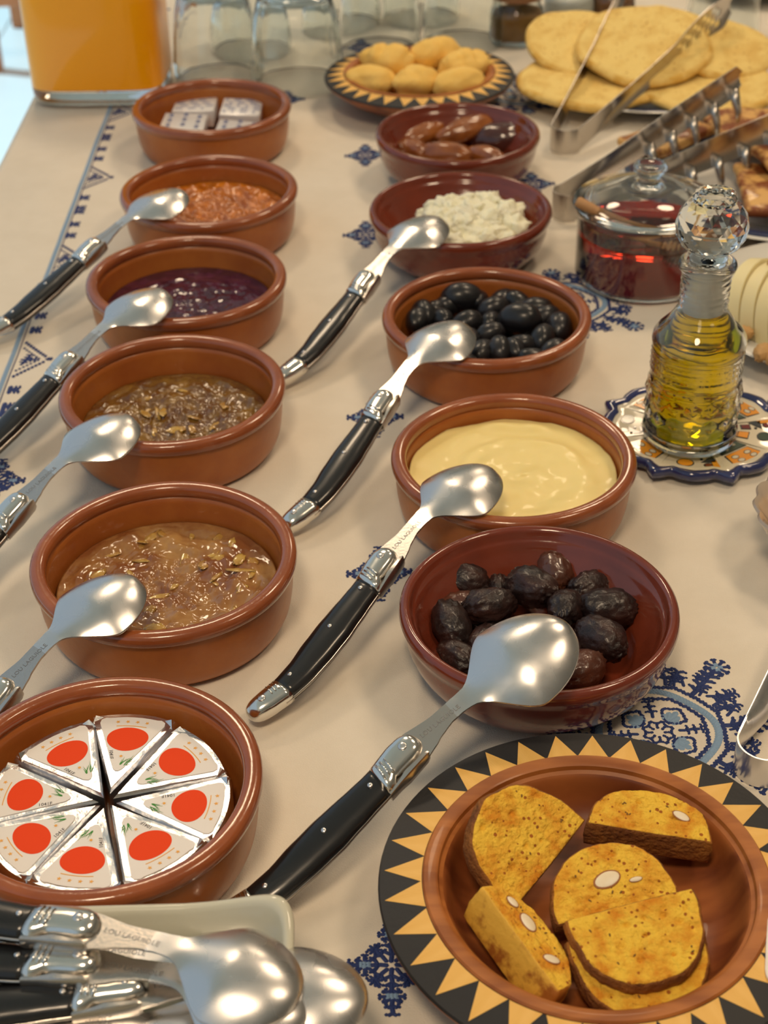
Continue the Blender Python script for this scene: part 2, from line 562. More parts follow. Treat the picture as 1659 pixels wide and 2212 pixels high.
# embroidery: every stitch is a small raised ridge of thread
class Emb(MB):
    def st(self, x0, y0, x1, y1, w=.09, h=.05, mi=0):
        dx, dy = x1 - x0, y1 - y0
        L = hypot(dx, dy) or 1e-6
        w *= 1.3
        nx_, ny_ = -dy / L * w, dx / L * w
        mx, my = (x0 + x1) / 2, (y0 + y1) / 2
        e = .15
        a = (x0, y0, 0); b = (x1, y1, 0)
        v = [a, (x0 + dx * e + nx_, y0 + dy * e + ny_, 0), (x1 - dx * e + nx_, y1 - dy * e + ny_, 0), b,
             (x1 - dx * e - nx_, y1 - dy * e - ny_, 0), (x0 + dx * e - nx_, y0 + dy * e - ny_, 0),
             (x0 + dx * .25, y0 + dy * .25, h), (x1 - dx * .25, y1 - dy * .25, h)]
        f = [(0, 6, 1), (1, 6, 7, 2), (2, 7, 3), (3, 7, 4), (4, 7, 6, 5), (5, 6, 0)]
        self.add(v, f, mi)

    def barbed(self, x0, y0, x1, y1, step=.42, bl=.34, w=.1, mi=0, taper=False):
        """a line of stitches with arrow-like hooks on both sides"""
        L = hypot(x1 - x0, y1 - y0); n = max(1, int(round(L / step)))
        ux, uy = (x1 - x0) / L, (y1 - y0) / L
        for i in range(n):
            t0, t1 = i * L / n, (i + 1.15) * L / n
            j = .03 * (-1) ** i
            self.st(x0 + ux * t0 - uy * j, y0 + uy * t0 + ux * j, x0 + ux * min(t1, L) + uy * j, y0 + uy * min(t1, L) - ux * j, w, mi=mi)
            if bl:
                b = bl * (1 - .5 * i / n if taper else 1)
                for s in (-1, 1):
                    cx, cy = x0 + ux * t1 * .97, y0 + uy * t1 * .97
                    ex, ey = cx + (-uy * s * .86 + ux * .5) * b, cy + (ux * s * .86 + uy * .5) * b
                    self.st(cx, cy, ex, ey, w * .85, mi=mi)
                    self.st(ex, ey, ex + ux * -.13 - uy * s * .1, ey + uy * -.13 + ux * s * .1, w * .7, mi=mi)

    def zig(self, pts, step=.2, amp=.07, w=.075, mi=0):
        for (a, b) in zip(pts, pts[1:]):
            L = hypot(b[0] - a[0], b[1] - a[1]); n = max(1, int(L / step))
            ux, uy = (b[0] - a[0]) / L, (b[1] - a[1]) / L
            for i in range(n):
                s = 1 if i % 2 else -1
                t0, t1 = i * L / n, (i + 1.1) * L / n
                self.st(a[0] + ux * t0 - uy * amp * s, a[1] + uy * t0 + ux * amp * s,
                        a[0] + ux * t1 + uy * amp * s, a[1] + uy * t1 - ux * amp * s, w, mi=mi)

    def done(self, name, parent, cx, cy, rot=0):
        c, s = cos(rot), sin(rot)
        self.v = [(cx + x * c - y * s, cy + x * s + y * c, z + clothz(cx + x * c - y * s, cy + x * s + y * c) + .015) for x, y, z in self.v]
        return self.build(name, ['navy', 'skyblue'], parent, loc=(0, 0, 0), smooth=False, recalc=False)


def medallion(parent, cx, cy, sx=1.0):
    e = Emb()
    R = lambda a, r: (r * cos(a), r * sin(a))
    # central rosette of eight little loops
    for k in range(8):
        a = k * pi / 4
        b = a + pi / 4
        m = a + pi / 8
        e.zig([R(a, .25), R(a, .62), R(m, .85), R(b, .62)], .17, .03, .06)
    # four pale blue petals with dark edges
    for k in range(4):
        a = pi / 4 + k * pi / 2 + .1
        for s in (-.3, -.15, 0, .15, .3):
            e.st(*R(a + s * .5, .95), *R(a + s * 1.2, 1.9 - abs(s) * 1.6), .12, .05, 1)
        for s in (-1, 1):
            e.zig([R(a, .85), R(a + s * .38, 1.25), R(a + s * .42, 1.75), R(a, 2.1)], .18, .05, .07)
        a2 = a + pi / 4
        e.barbed(*R(a2, 1.0), *R(a2, 2.15), .34, .26, .07)
    # stepped octagon: dark line, pale blue braid, dark line
    def octa(r, wob=0):
        return [R(pi / 8 * i, r * (1 + (.05 if i % 2 else 0))) for i in range(17)]
    e.zig(octa(2.45), .2, .08, .085)
    for i in range(100):
        a0 = 2 * pi * i / 100
        rr = 2.9 + .13 * cos(4 * a0)
        e.st(*R(a0, rr - .17), *R(a0 + .09, rr + .17), .12, .07, 1)
        e.st(*R(a0, rr + .17), *R(a0 + .09, rr - .17), .12, .06, 1)
    e.zig(octa(3.32), .22, .09, .09)
    # eight long barbed arms and eight short ones
    for k in range(8):
        a = k * pi / 4 + pi / 4 + .1
        diag = (k % 2 == 0)
        L = 5.6 if diag else 4.6
        e.barbed(*R(a, 3.3), *R(a, L), .46, .50, .11)
        x, y = R(a, L + .45)
        for q in range(8):
            b = a + q * pi / 4
            e.st(x + .1 * cos(b), y + .1 * sin(b), x + .72 * cos(b), y + .72 * sin(b), .075)
            ex, ey = x + .72 * cos(b), y + .72 * sin(b)
            for s in (-1, 1):
                e.st(ex, ey, ex + .22 * cos(b + s * 2.2), ey + .22 * sin(b + s * 2.2), .055)
        for q in range(4):
            b = a + q * pi / 2 + pi / 4
            e.st(x + .05 * cos(b), y + .05 * sin(b), x + .36 * cos(b), y + .36 * sin(b), .12, .08, 1)
        for s in (-1, 1):
            a2 = a + s * pi / 8 * .95
            e.barbed(*R(a2, 3.5), *R(a2 - s * .06, 4.7 if diag else 4.5), .44, .40, .085)
            a3 = a + s * .16
            e.barbed(*R(a3, 3.75), *R(a3 + s * .14, 4.6), .42, .3, .07)
    for k in range(32):
        a = (k + .5) * pi / 16 + .1
        if k % 2: e.barbed(*R(a, 3.55), *R(a + .05, 4.1), .3, .26, .06)
        else: e.barbed(*R(a, 4.35), *R(a - .04, 4.75 if k % 8 in (0, 6) else 5.1), .3, .3, .07)
    for p in range(len(e.v)):
        x, y, z = e.v[p]; e.v[p] = (x * sx, y * 1.02, z)
    return e.done('embroidered_medallion', parent, cx, cy)


def small_motif(parent, cx, cy):
    e = Emb()
    # four-way star: hooked arms, little lozenges with pale blue hearts between them
    for k in range(4):
        a = k * pi / 2
        L = 2.5 if k % 2 else 1.75
        e.barbed(.1 * cos(a), .1 * sin(a), L * cos(a), L * sin(a), .40, .42, .085, taper=True)
        b = a + pi / 4
        x, y = 1.0 * cos(b), 1.15 * sin(b)
        e.barbed(.2 * cos(b), .2 * sin(b), x, y, .38, .34, .08)
        for q in range(8):
            c = b + q * pi / 4
            e.st(x, y, x + .36 * cos(c), y + .36 * sin(c), .055)
    for (x, y) in ((0, 1.65), (0, -1.65), (1.15, 0), (-1.15, 0)):
        for q in range(8):
            c = q * pi / 4
            r = .58 if q % 2 == 0 else .5
            e.st(x + .15 * cos(c), y + .15 * sin(c), x + r * cos(c), y + r * sin(c), .07)
            ex, ey = x + r * cos(c), y + r * sin(c)
            for s in (-1, 1):
                e.st(ex, ey, ex + .2 * cos(c + s * 2), ey + .2 * sin(c + s * 2), .05)
        for q in range(3):
            e.st(x - .16 + .16 * q, y - .2, x - .16 + .16 * q, y + .2, .1, .08, 1)
    return e.done('embroidered_motif', parent, cx, cy)


def border(parent, y0, y1):
    e = Emb()
    y = y0
    while y < y1:
        off = -.15 if y < 109 else .12
        e.st(-26.5 + off, y, -26.28 + off, y + .34, .12, .06, 1)
        e.st(-26.28 + off, y, -26.5 + off, y + .34, .12, .06, 1)
        e.st(-26.08 + off, y, -26.02 + off, y + .3, .04, .04, 0)
        y += .31
    per = 16.6
    yc = 130.3 - 6 * per
    while yc < y1:
        if yc > y0:
            # toothed triangle pointing away from the table edge
            for s in (-1, 1):
                x = -26.0; n = 9
                for i in range(n):
                    t = i / n
                    xx, yy = -25.9 + 1.95 * t, yc + s * (2.3 * (1 - t))
                    e.st(xx, yy, xx + .02, yy + s * .42, .09)
                    if i < n - 2: e.st(xx, yy - s * .75, xx + .04, yy - s * .5, .08)
            e.barbed(-25.9, yc, -24.9, yc, .3, .3, .1)
            e.barbed(-25.7, yc - .9, -25.3, yc + .6, .35, .25, .09)
            e.barbed(-24.1, yc, -23.7, yc, .2, .15, .1)
            for dy in (-6.6, -4.4, 4.4, 6.6, 9.2):
                e.barbed(-25.9, yc + dy, -25.35, yc + dy, .3, .45, .11)
                e.st(-25.8, yc + dy - .6, -25.8, yc + dy + .6, .13)
        yc += per
    return e.done('embroidered_border', parent, 0, 0)


# ------------------------------------------------------------------ bowls
def terracotta_bowl(x, y, label, rot=0.0, first=[None]):
    if first[0] is None:
        body = smooth_prof([(6.0, 0.0), (6.35, .12), (6.72, .8), (6.92, 1.9), (6.98, 2.9), (6.98, 3.35)], 3) + \
            [(6.5, 3.45)] + smooth_prof([(6.38, 3.35), (6.25, 2.2), (6.05, 1.1), (5.7, .55), (4.5, .42), (.6, .4)], 3)
        body = [(.6, .03)] + body
        fn = lambda r, z, a: (r * (1 + .004 * sin(2 * a + 1) + .002 * sin(5 * a)), z)
        o = MB().add(*lathe(body, 96, fn)).build('terracotta_bowl', 'terra', sharp=50)
        lip = []
        for k in range(18):
            a = 2 * pi * k / 18
            ca, sa = cos(a), sin(a)
            lip.append((6.80 + .45 * math.copysign(abs(ca) ** .8, ca), 3.78 + .44 * math.copysign(abs(sa) ** .8, sa)))
        lip.append(lip[0])
        fn2 = lambda r, z, a: (r * (1 + .004 * sin(2 * a + 1) + .002 * sin(5 * a)), z + .03 * sin(3 * a + .5))
        MB().add(*lathe(lip, 96, fn2, False, False)).build('rim', 'terra_rim', o, loc=(0, 0, 0))
        first[0] = o
    else:
        o = copy_tree(first[0])
    o.location = W(x, y, 0); o.rotation_euler = (0, 0, rot)
    tag(o, label, 'bowl', 'small terracotta bowls in two rows')
    return o


def glazed_bowl(x, y, label, rot=0.0, first=[None]):
    if first[0] is None:
        p = [(.5, .03), (5.0, .02), (5.25, .15)] + smooth_prof([(5.6, .4), (6.35, 1.2), (6.8, 2.2), (6.95, 3.2)], 4) + \
            [(7.12, 3.5), (7.2, 3.8), (7.14, 4.1), (6.98, 4.26), (6.75, 4.26), (6.6, 4.05), (6.55, 3.75), (6.42, 3.62), (6.3, 3.5), (6.22, 3.25)] + \
            smooth_prof([(6.05, 3.0), (5.5, 2.2), (5.1, 1.7)], 3) + [(5.02, 1.5), (4.9, 1.15), (4.4, .75), (3.0, .55), (.5, .5)]
        fn = lambda r, z, a: (r * (1 + .004 * sin(2 * a + 2) + .002 * sin(5 * a)), z + .025 * sin(2 * a) * (r > 6))
        o = MB().add(*lathe(p, 96, fn)).build('glazed_bowl', 'glaze', sharp=55)
        first[0] = o
    else:
        o = copy_tree(first[0])
    o.location = W(x, y, 0); o.rotation_euler = (0, 0, rot)
    tag(o, label, 'bowl', 'dark red glazed flared bowls')
    return o


def wooden_bowl(x, y, label, rot, mi_=[None]):
    if mi_[0] is None:
        p = [(.5, .03), (4.6, .02), (4.8, .3)] + smooth_prof([(5.2, .5), (7.0, 1.1), (8.4, 2.0), (9.1, 2.55)], 3) + \
            [(9.25, 2.75), (9.2, 2.92), (7.5, 3.18)] + [(7.36, 3.2)]
        o = MB().add(*lathe(p + [(7.2, 2.9), (6.9, 1.9), (5.0, .35), (.5, .3)], 96)).build('wooden_bowl', 'wood', sharp=40)
        q = [(7.36, 3.0), (7.38, 3.27), (7.3, 3.36), (6.85, 3.33), (6.72, 3.25), (6.66, 3.05), (6.5, 2.95)]
        q2 = smooth_prof([(6.5, 2.95), (6.35, 2.7), (6.0, 1.7), (5.2, 1.0), (3.6, .6), (2.2, .5), (.4, .48)], 4)
        MB().add(*lathe(q + [(6.5, 2.6), (7.2, 2.6), (7.36, 3.0)], 96, None, False, False)).build('lip', 'wood_lip', o, loc=(0, 0, 0), sharp=40)
        MB().add(*lathe(q2, 96, None, False, True)).build('hollow', 'wood', o, loc=(0, 0, 0), recalc=False)
        r = [(7.37, 3.1), (7.38, 3.22), (9.2, 2.97), (9.27, 2.85), (9.2, 2.7), (7.4, 3.0), (7.37, 3.1)]
        MB().add(*lathe(r, 96, None, False, False)).build('painted_rim', 'blackrim', o, loc=(0, 0, 0), sharp=40)
        # one inlaid triangle; its copies share the mesh
        t = MB()
        hw = radians(11.25 / 2) * .97
        rr = lambda r: 3.22 - (r - 7.38) * .137 + .012
        a = [(7.4 * cos(s), 7.4 * sin(s), rr(7.4)) for s in (-hw, -hw / 2, 0, hw / 2, hw)]
        b = (9.02, 0, rr(9.02))
        v = a + [b] + [(px, py, pz - .06) for px, py, pz in a + [b]]
        t.add(v, [(0, 5, 1), (1, 5, 2), (2, 5, 3), (3, 5, 4), (6, 7, 11), (7, 8, 11), (8, 9, 11), (9, 10, 11),
                  (0, 1, 7, 6), (1, 2, 8, 7), (2, 3, 9, 8), (3, 4, 10, 9), (4, 5, 11, 10), (5, 0, 6, 11)])
        tm = t.mesh('triangle_inlay', 'yellowwood', False)
        random.seed(4)
        for k in range(32):
            link('triangle_inlay', tm, o, (0, 0, 0), (0, 0, radians(92.1 + 11.25 * k - 8 + random.uniform(-.6, .6))))
        mi_[0] = o
    else:
        o = copy_tree(mi_[0])
    o.location = W(x, y, 0); o.rotation_euler = (0, 0, rot)
    tag(o, label, 'bowl', 'wooden bowls with a triangle rim')
    return o


# ------------------------------------------------------------------ spoons
LEFT = [(0, -.36), (.06, -.12), (.25, .08), (.6, .16), (1.2, .16), (2.25, .08), (3.5, .2), (5.0, .56), (6.6, .84), (8.0, 1.0), (9.3, 1.16), (10.2, 1.34)]
RIGHT = [(0, -.52), (.06, -.72), (.25, -.9), (.6, -1.05), (1.2, -1.22), (2.25, -1.4), (3.5, -1.46), (5.0, -1.34), (6.6, -1.12), (8.0, -.8), (9.3, -.5), (10.2, -.3)]


def make_spoon(bend=9.0, big=1.0):
    r = empty('dinner_spoon', (0, 0, 0))
    # scales of the handle
    def st(x0, x1, n, ht, g=0.0, endr=False):
        out = []
        for i in range(n + 1):
            x = x0 + (x1 - x0) * i / n
            h = ht
            out.append((x, interp(LEFT, x) - g, interp(RIGHT, x) + g, h * (.86 + .14 * sin(pi * min(1, max(0, (x - 1) / 9)))), 0))
        return out
    MB().add(*loft(st(2.2, 10.0, 22, .60), 20, .78)).build('handle_scale', 'black', r, loc=(0, 0, 0))
    MB().add(*loft(st(1.8, 10.3, 22, .11, -.055), 12, .4)).build('handle_liner', 'steel_soft', r, loc=(0, 0, 0))
    pm = []
    for i in range(15):
        x = 2.28 * (1 - cos(pi / 2 * i / 14))
        k = min(1.0, sqrt(max(0.0, 1 - (1 - min(x / .9, 1)) ** 2)))
        pm.append((x, interp(LEFT, x) + .03, interp(RIGHT, x) - .03, max(.06, .60 * k), 0))
    MB().add(*loft(pm, 20, .82)).build('pommel', 'bolster', r, loc=(0, 0, 0))
    # grooves on the pommel and bolster
    for (gx, n_) in ((1.62, 1), (1.85, 1), (2.05, 1)):
        c = (interp(LEFT, gx) + interp(RIGHT, gx)) / 2 + .15
        MB().add(*tube([(gx - .05, c - .3, .56), (gx, c, .60), (gx + .05, c + .32, .55)], .05, 6)).build('groove_ridge', 'bolster', r, loc=(0, 0, 0))
    # bolster
    BL = [(9.9, 1.26), (10.4, 1.42), (11.2, 1.66), (11.8, 1.74), (12.2, 1.66), (12.5, 1.4), (12.62, 1.1)]
    BR = [(9.9, -.38), (10.35, -.3), (10.5, .0), (11.2, .16), (11.8, .26), (12.2, .38), (12.5, .6), (12.62, .85)]
    bs = []
    for i in range(19):
        x = 9.9 + 2.72 * sin(pi / 2 * i / 18)
        h = .64 if x < 12.0 else .64 * sqrt(max(.02, 1 - ((x - 12.0) / .64) ** 2))
        bs.append((x, interp(BL, x), interp(BR, x), max(.1, h), .0))
    MB().add(*loft(bs, 20, .7)).build('bolster', 'bolster', r, loc=(0, 0, 0))
    for k in range(3):
        gx = 10.15 + .24 * k
        MB().add(*tube([(gx - .02, .2, .62), (gx, .55, .66), (gx + .03, 1.05, .60)], .06, 6)).build('groove_ridge', 'bolster', r, loc=(0, 0, 0))
    # spring clip beside the bolster
    MB().add(*loft([(9.9, -.3, -.5, .3, 0), (10.6, -.1, -.34, .36, .0), (11.1, .1, -.30, .42, .05), (12.3, .22, -.02, .40, .1), (12.5, .2, .08, .3, .1)], 10, .45)).build('spring_clip', 'steel_soft', r, loc=(0, 0, 0), sharp=35)
    # rivets
    disc = lathe([(.001, 0), (.10, 0), (.13, .03), (.13, .12)], 14)
    for (x, y, z) in ((1.05, -.45, .52), (3.0, -.55, .49), (6.5, -.08, .53), (9.4, .40, .50), (11.7, 1.02, .56)):
        big_ = 1.7 if x in (1.05, 11.7) else 1.0
        v = [(a * big_, b * big_, c) for a, b, c in disc[0]]
        v = [(a, b, .12 - c) for a, b, c in v]
        MB().add(v, disc[1]).build('rivet', 'steel', r, loc=(x, y, z))
    # neck and bowl: one thin shell
    NL = [(11, 1.6), (12.2, 1.76), (13.0, 1.70), (13.6, 1.66), (14.4, 1.74), (15.2, 1.84), (15.8, 1.92)]
    NR = [(11, 0), (12.3, .0), (13.0, .26), (13.6, .55), (14.4, .80), (15.2, .88), (15.8, .84)]
    HW = [(0, .54), (.05, .66), (.12, .98), (.22, 1.5), (.35, 2.06), (.5, 2.28), (.62, 2.25), (.75, 1.98), (.86, 1.46), (.94, .95), (.98, .52), (1.0, .12)]
    sts = []
    for i in range(16):
        x = 11.0 + 4.6 * i / 15
        sts.append((x, interp(NL, x), interp(NR, x), 0.0, .12))
    bl = 5.35 * big
    tb = math.tan(radians(bend))
    for i in range(1, 37):
        s = 1 - (1 - i / 36) ** 1.35
        x = 15.6 + bl * s
        c = 1.37 - .1 * s
        sm_ = min(1, s / .45); sm_ = sm_ * sm_ * (3 - 2 * sm_)
        hw = (.52 + 1.78 * sm_ * big) * (1 if s < .45 else sqrt(max(.0004, 1 - ((s - .45) / .55) ** 2)))
        t_ = min(1, s / .5); D = .85 * big * (t_ * t_ * (3 - 2 * t_) if s < .5 else sqrt(max(0, 1 - ((s - .5) / .5) ** 2)))
        ez = .12 - tb * (x - 15.6) - .42 * math.sin(min(1, s * 2.2) * pi / 2) ** 2
        sts.append((x, c + hw, c - hw, D, ez))
    mb = MB(); nv = 21
    top = []; bot = []
    for (x, yl, yr, D, z0) in sts:
        c = (yl + yr) / 2; h = (yl - yr) / 2
        for k in range(nv):
            t = -cos(pi * k / (nv - 1))
            zt = z0 + D * (1 - abs(t) ** 2.2)
            th = .12 if x < 15 else .085
            top.append((x, c + h * t, zt + th * .5))
            bot.append((x, c + h * t, zt - th * .5))
    n = len(sts)
    f = []
    N = n * nv
    for i in range(n - 1):
        for k in range(nv - 1):
            a = i * nv + k
            f.append((a, a + nv, a + nv + 1, a + 1))
            f.append((N + a, N + a + 1, N + a + nv + 1, N + a + nv))
        for k in (0, nv - 1):
            a = i * nv + k
            f.append((a, N + a, N + a + nv, a + nv) if k == 0 else (a, a + nv, N + a + nv, N + a))
    for i in (0, n - 1):
        for k in range(nv - 1):
            a = i * nv + k
            f.append((a, a + 1, N + a + 1, N + a) if i == 0 else (a, N + a, N + a + 1, a + 1))
    mb.add(top + bot, f)
    mb.mi = [1 if max(mb.v[q_][0] for q_ in g) < 14.9 else 0 for g in mb.f]  # neck in brushed steel, darkened in colour for the dim ceiling it mirrors
    mb.build('spoon_bowl', ['steel', 'steel_soft'], r, loc=(0, 0, 0), sharp=60)
    # faint engraved lettering along the neck
    tx = text_mesh('LOU LAGUIOLE', .34)
    tx.materials.append(M['steel_engr'])
    link('engraving', tx, r, (12.75, 1.0, .186), (0, 0, radians(3)))
    return r


def text_mesh(s, size, cache={}):
    k = (s, size)
    c = bpy.data.curves.new('lettering', 'FONT')
    c.body = s; c.size = size * S; c.extrude = .00002; c.resolution_u = 2
    o = bpy.data.objects.new('lettering', c)
    COL.objects.link(o)
    dg = bpy.context.evaluated_depsgraph_get()
    me = bpy.data.meshes.new_from_object(o.evaluated_get(dg))
    bpy.data.objects.remove(o)
    return me


def spoons():
    A = make_spoon(5, 1.04)
    B = make_spoon(-5, 1.16)
    T = make_spoon(3, 1.0)
    G = 'horn-handled spoons lying in the bowls'
    L = [(A, -7.33, 58.07, 45.9, 13.6, 0, 'steel spoon with black riveted handle lying face down in the pale yellow cream'),
         (A, -6.27, 74.45, 51.7, 13.6, 0, 'steel spoon with black handle resting face down on the shiny black olives'),
         (A, -7.53, 91.81, 50.5, 13.6, 0, 'steel spoon with black handle dipping into the white curd cheese'),
         (A, -29.15, 99.02, 44.7, 14.0, 0, 'blurred black-handled spoon dipping into the orange jam'),
         (A, -27.63, 80.64, 48.8, 14.0, 0, 'black-handled spoon lying over the dark purple jam'),
         (A, -28.03, 63.87, 48.2, 14.0, 0, 'black-handled spoon lying over the greenish brown fig jam, only its neck and bowl in view'),
         (A, -25.87, 47.67, 48.0, 14.0, 0, 'spoon over the amber jam of the big bowl above the cheese wedges'),
         (B, -8.21, 44.69, 32.7, 15.6, 8, 'large spoon with black riveted handle resting on the wrinkled brown olives')]
    used = set()
    for (src, x, y, yaw, pitch, roll, lab) in L:
        o = src if id(src) not in used else copy_tree(src)
        used.add(id(src))
        o.location = W(x, y, .68)
        o.rotation_euler = (radians(roll), -radians(pitch), radians(yaw))
        tag(o, lab, 'spoon', G)
    # spoons piled in the white tray: bowls at the right
    G2 = 'spoons piled in the porcelain tray'
    TR = [(T, -23.4, 43.6, 6.0, -22.5, 0.5, 0, 'topmost spoon of the tray pile, its bowl resting on the tray corner'),
          (T, -23.6, 41.5, 5.0, -17.5, 1.5, 0, 'spoon lying second in the tray pile, its bowl half under the topmost one'),
          (T, -22.0, 38.2, 4.4, -5.5, 2.0, 0, 'spoon in the middle of the tray pile, handle just below the second one'),
          (T, -25.5, 39.9, 3.9, -17.0, 2.0, 0, 'spoon of the tray pile nearest the bottom edge, metal clip showing'),
          (T, -24.9, 42.6, 3.6, -13.0, 1.0, 0, 'spoon at the back of the tray with its dark bowl leaning on the wall')]
    for i, (src, x, y, z, yaw, pitch, roll, lab) in enumerate(TR):
        o = src if i == 0 else copy_tree(src)
        o.location = W(x, y, z)
        o.rotation_euler = (radians(roll), -radians(pitch), radians(yaw))
        tag(o, lab, 'spoon', G2)


# ------------------------------------------------------------------ porcelain tray
def tray():
    # square dish with flared, raised corners
    def ring(h, inset, z, lift):
        pts = []
        N = 96
        for i in range(N):
            a = 2 * pi * i / N
            ca, sa = cos(a), sin(a)
            e = .22
            x = math.copysign(abs(ca) ** e, ca); y = math.copysign(abs(sa) ** e, sa)
            corner = min(1, (abs(x) * abs(y)) ** 6)
            hx, hy = h[0] - inset, h[1] - inset
            pull = 1 - .055 * (1 - corner) * lift
            pts.append((x * hx * pull, y * hy * pull, z + lift * (1.25 * corner - .45 * (1 - corner))))
        return pts
    H = (10.5, 6.4)
    rings = [ring(H, 1.9, 0, 0), ring(H, 1.55, .25, 0), ring(H, 1.2, 2.0, .1), ring(H, .65, 4.0, .5), ring(H, .1, 4.75, 1), ring(H, -.02, 4.9, 1),
             ring(H, .02, 5.03, 1), ring(H, .18, 5.1, 1), ring(H, .38, 5.03, 1), ring(H, .52, 4.8, .95), ring(H, 1.05, 3.8, .5), ring(H, 1.6, 2.0, .1), ring(H, 1.95, .8, 0), ring(H, 2.4, .45, 0)]
    v = [p for r in rings for p in r]; n = 96
    f = [(j * n + i, j * n + (i + 1) % n, (j + 1) * n + (i + 1) % n, (j + 1) * n + i) for j in range(len(rings) - 1) for i in range(n)]
    f.append(tuple(reversed(range(n)))); f.append(tuple(range((len(rings) - 1) * n, len(rings) * n)))
    o = MB().add(v, f).build('cutlery_tray', 'porcelain', loc=(-13.9, 36.4, 0.02))
    tag(o, 'square cream porcelain dish with flared corners, full of spoons', 'dish')


# ------------------------------------------------------------------ fillings
def fillings():
    def jam(name, x, y, lev, m, label, amp, s, R=6.12, seed=0, shreds=0, tilt=0):
        zf = lambda px, py: lev + amp * (fbm(px + seed, py, seed, s, 4) + .5 * abs(nz(px, py, seed, s * 2.3))) * min(1, (R - hypot(px, py)) * .9 + .15) + tilt * px
        o = MB().add(*disc_surface(R, 56, 110, zf, lev - .8)).build(name, m, loc=(x, y, 0))
        tag(o, label, 'jam')
        if shreds:
            random.seed(seed + 7)
            mb = MB()
            for k in range(shreds):
                a = random.uniform(0, 2 * pi); r = R * .86 * sqrt(random.random())
                px, py = r * cos(a), r * sin(a)
                t = random.uniform(0, pi); L = random.uniform(.25, .75); w = random.uniform(.12, .34)
                q = random.random() * 9
                bv, bf = blob(L, w, .05, 14, 10, lambda d: 1 + .45 * nz(d.x + q, d.y, d.z, 2.2))
                z = zf(px, py) + .01
                mb.add([(px + a_ * cos(t) - b_ * sin(t), py + a_ * sin(t) + b_ * cos(t), z + c_ + .15 * (a_ * sin(q)) + .2 * b_) for a_, b_, c_ in bv], bf)
            s_ = mb.build('fruit_shreds', 'fruit', o, loc=(0, 0, 0)); s_['kind'] = 'stuff'
        return o
    jam('orange_jam', -13.63, 117.24, 2.2, 'orangejam', 'chunky orange jam filling the second bowl from the back, left row', .45, .75, seed=1)
    jam('purple_jam', -13.96, 101.25, 1.9, 'purplejam', 'glossy dark purple jam in a terracotta bowl', .10, 1.0, R=6.1, seed=2)
    jam('fig_jam', -13.37, 85.3, 1.7, 'figjam', 'greenish brown lumpy fig jam in a terracotta bowl', .38, .8, R=6.0, seed=3, shreds=16)
    jam('amber_jam', -12.02, 67.28, 2.0, 'quincejam', 'amber jam with pale fruit shreds in the bowl above the cheese wedges', .36, .62, R=6.05, seed=5, shreds=34)

    # butter cream with spatula swirls and a ragged edge on the bowl wall
    def zf(x, y):
        r = hypot(x - .6, y + .3); a = atan2(y + .3, x - .6)
        z = 2.75 + .07 * sin(r * 2.2 + a * 1.0 + .6 * nz(x, y, 0, .5)) + .10 * fbm(x, y, 4, .35, 3)
        z += .18 * exp(-((r - 3.9 - .3 * nz(x, y, 1, .6)) ** 2) * 6) * max(0, sin(a * 1.0 - .2))
        z += .22 * exp(-((x + .5) ** 2 * .8 + (y - 5.3) ** 2 * 4)) + .16 * exp(-((x - 1.8) ** 2 * 1.5 + (y - 5.0) ** 2 * 5))
        z += -.5 * exp(-((x + 1.6) ** 2 * .5 + (y + 4.6) ** 2 * 1.2))
        return z
    rf = lambda a: 1 + .012 * sin(3 * a) + (.02 if 1.1 < a < 2.2 else 0) * sin(9 * a)
    o = MB().add(*disc_surface(6.2, 60, 120, zf, 1.8, rf)).build('butter_cream', 'cream', loc=(7.76, 76.56, 0))
    tag(o, 'smooth pale yellow butter cream with spatula swirls in a terracotta bowl', 'spread')

    # curd cheese heap
    def cf(d):
        return 1 + .13 * fbm(d.x * 2, d.y * 2, d.z * 2, 1.6, 4) + .10 * abs(nz(d.x, d.y, d.z, 7.0)) + .05 * abs(nz(d.x, d.y, d.z, 15))
    o = MB().add(*blob(4.0, 4.6, 1.75, 110, 70, cf)).build('curd_cheese', 'curd', loc=(7.1, 112.6, 2.15))
    tag(o, 'heap of crumbly white curd cheese in a dark glazed bowl', 'cheese')
    random.seed(3)
    mb = MB()
    for k in range(44):
        a = random.uniform(0, 2 * pi); rr = 4.1 * sqrt(random.random())
        q = random.uniform(.4, 1.1)
        v, f = blob(q, q * random.uniform(.7, 1), q * .75, 26, 18, lambda d: 1 + .55 * nz(d.x + k, d.y, d.z, 1.8) + .16 * nz(d.x + k, d.y, d.z, 5.5))
        x, y = rr * cos(a) * 1.0, rr * sin(a) * 1.1
        z = .25 + 1.35 * (1 - (rr / 4.4) ** 2) + random.uniform(-.1, .3)
        mb.add([(p[0] + x, p[1] + y, p[2] + z) for p in v], f)
    c = mb.build('curd_crumbs', 'curd', o, loc=(0, 0, 0)); c['kind'] = 'stuff'


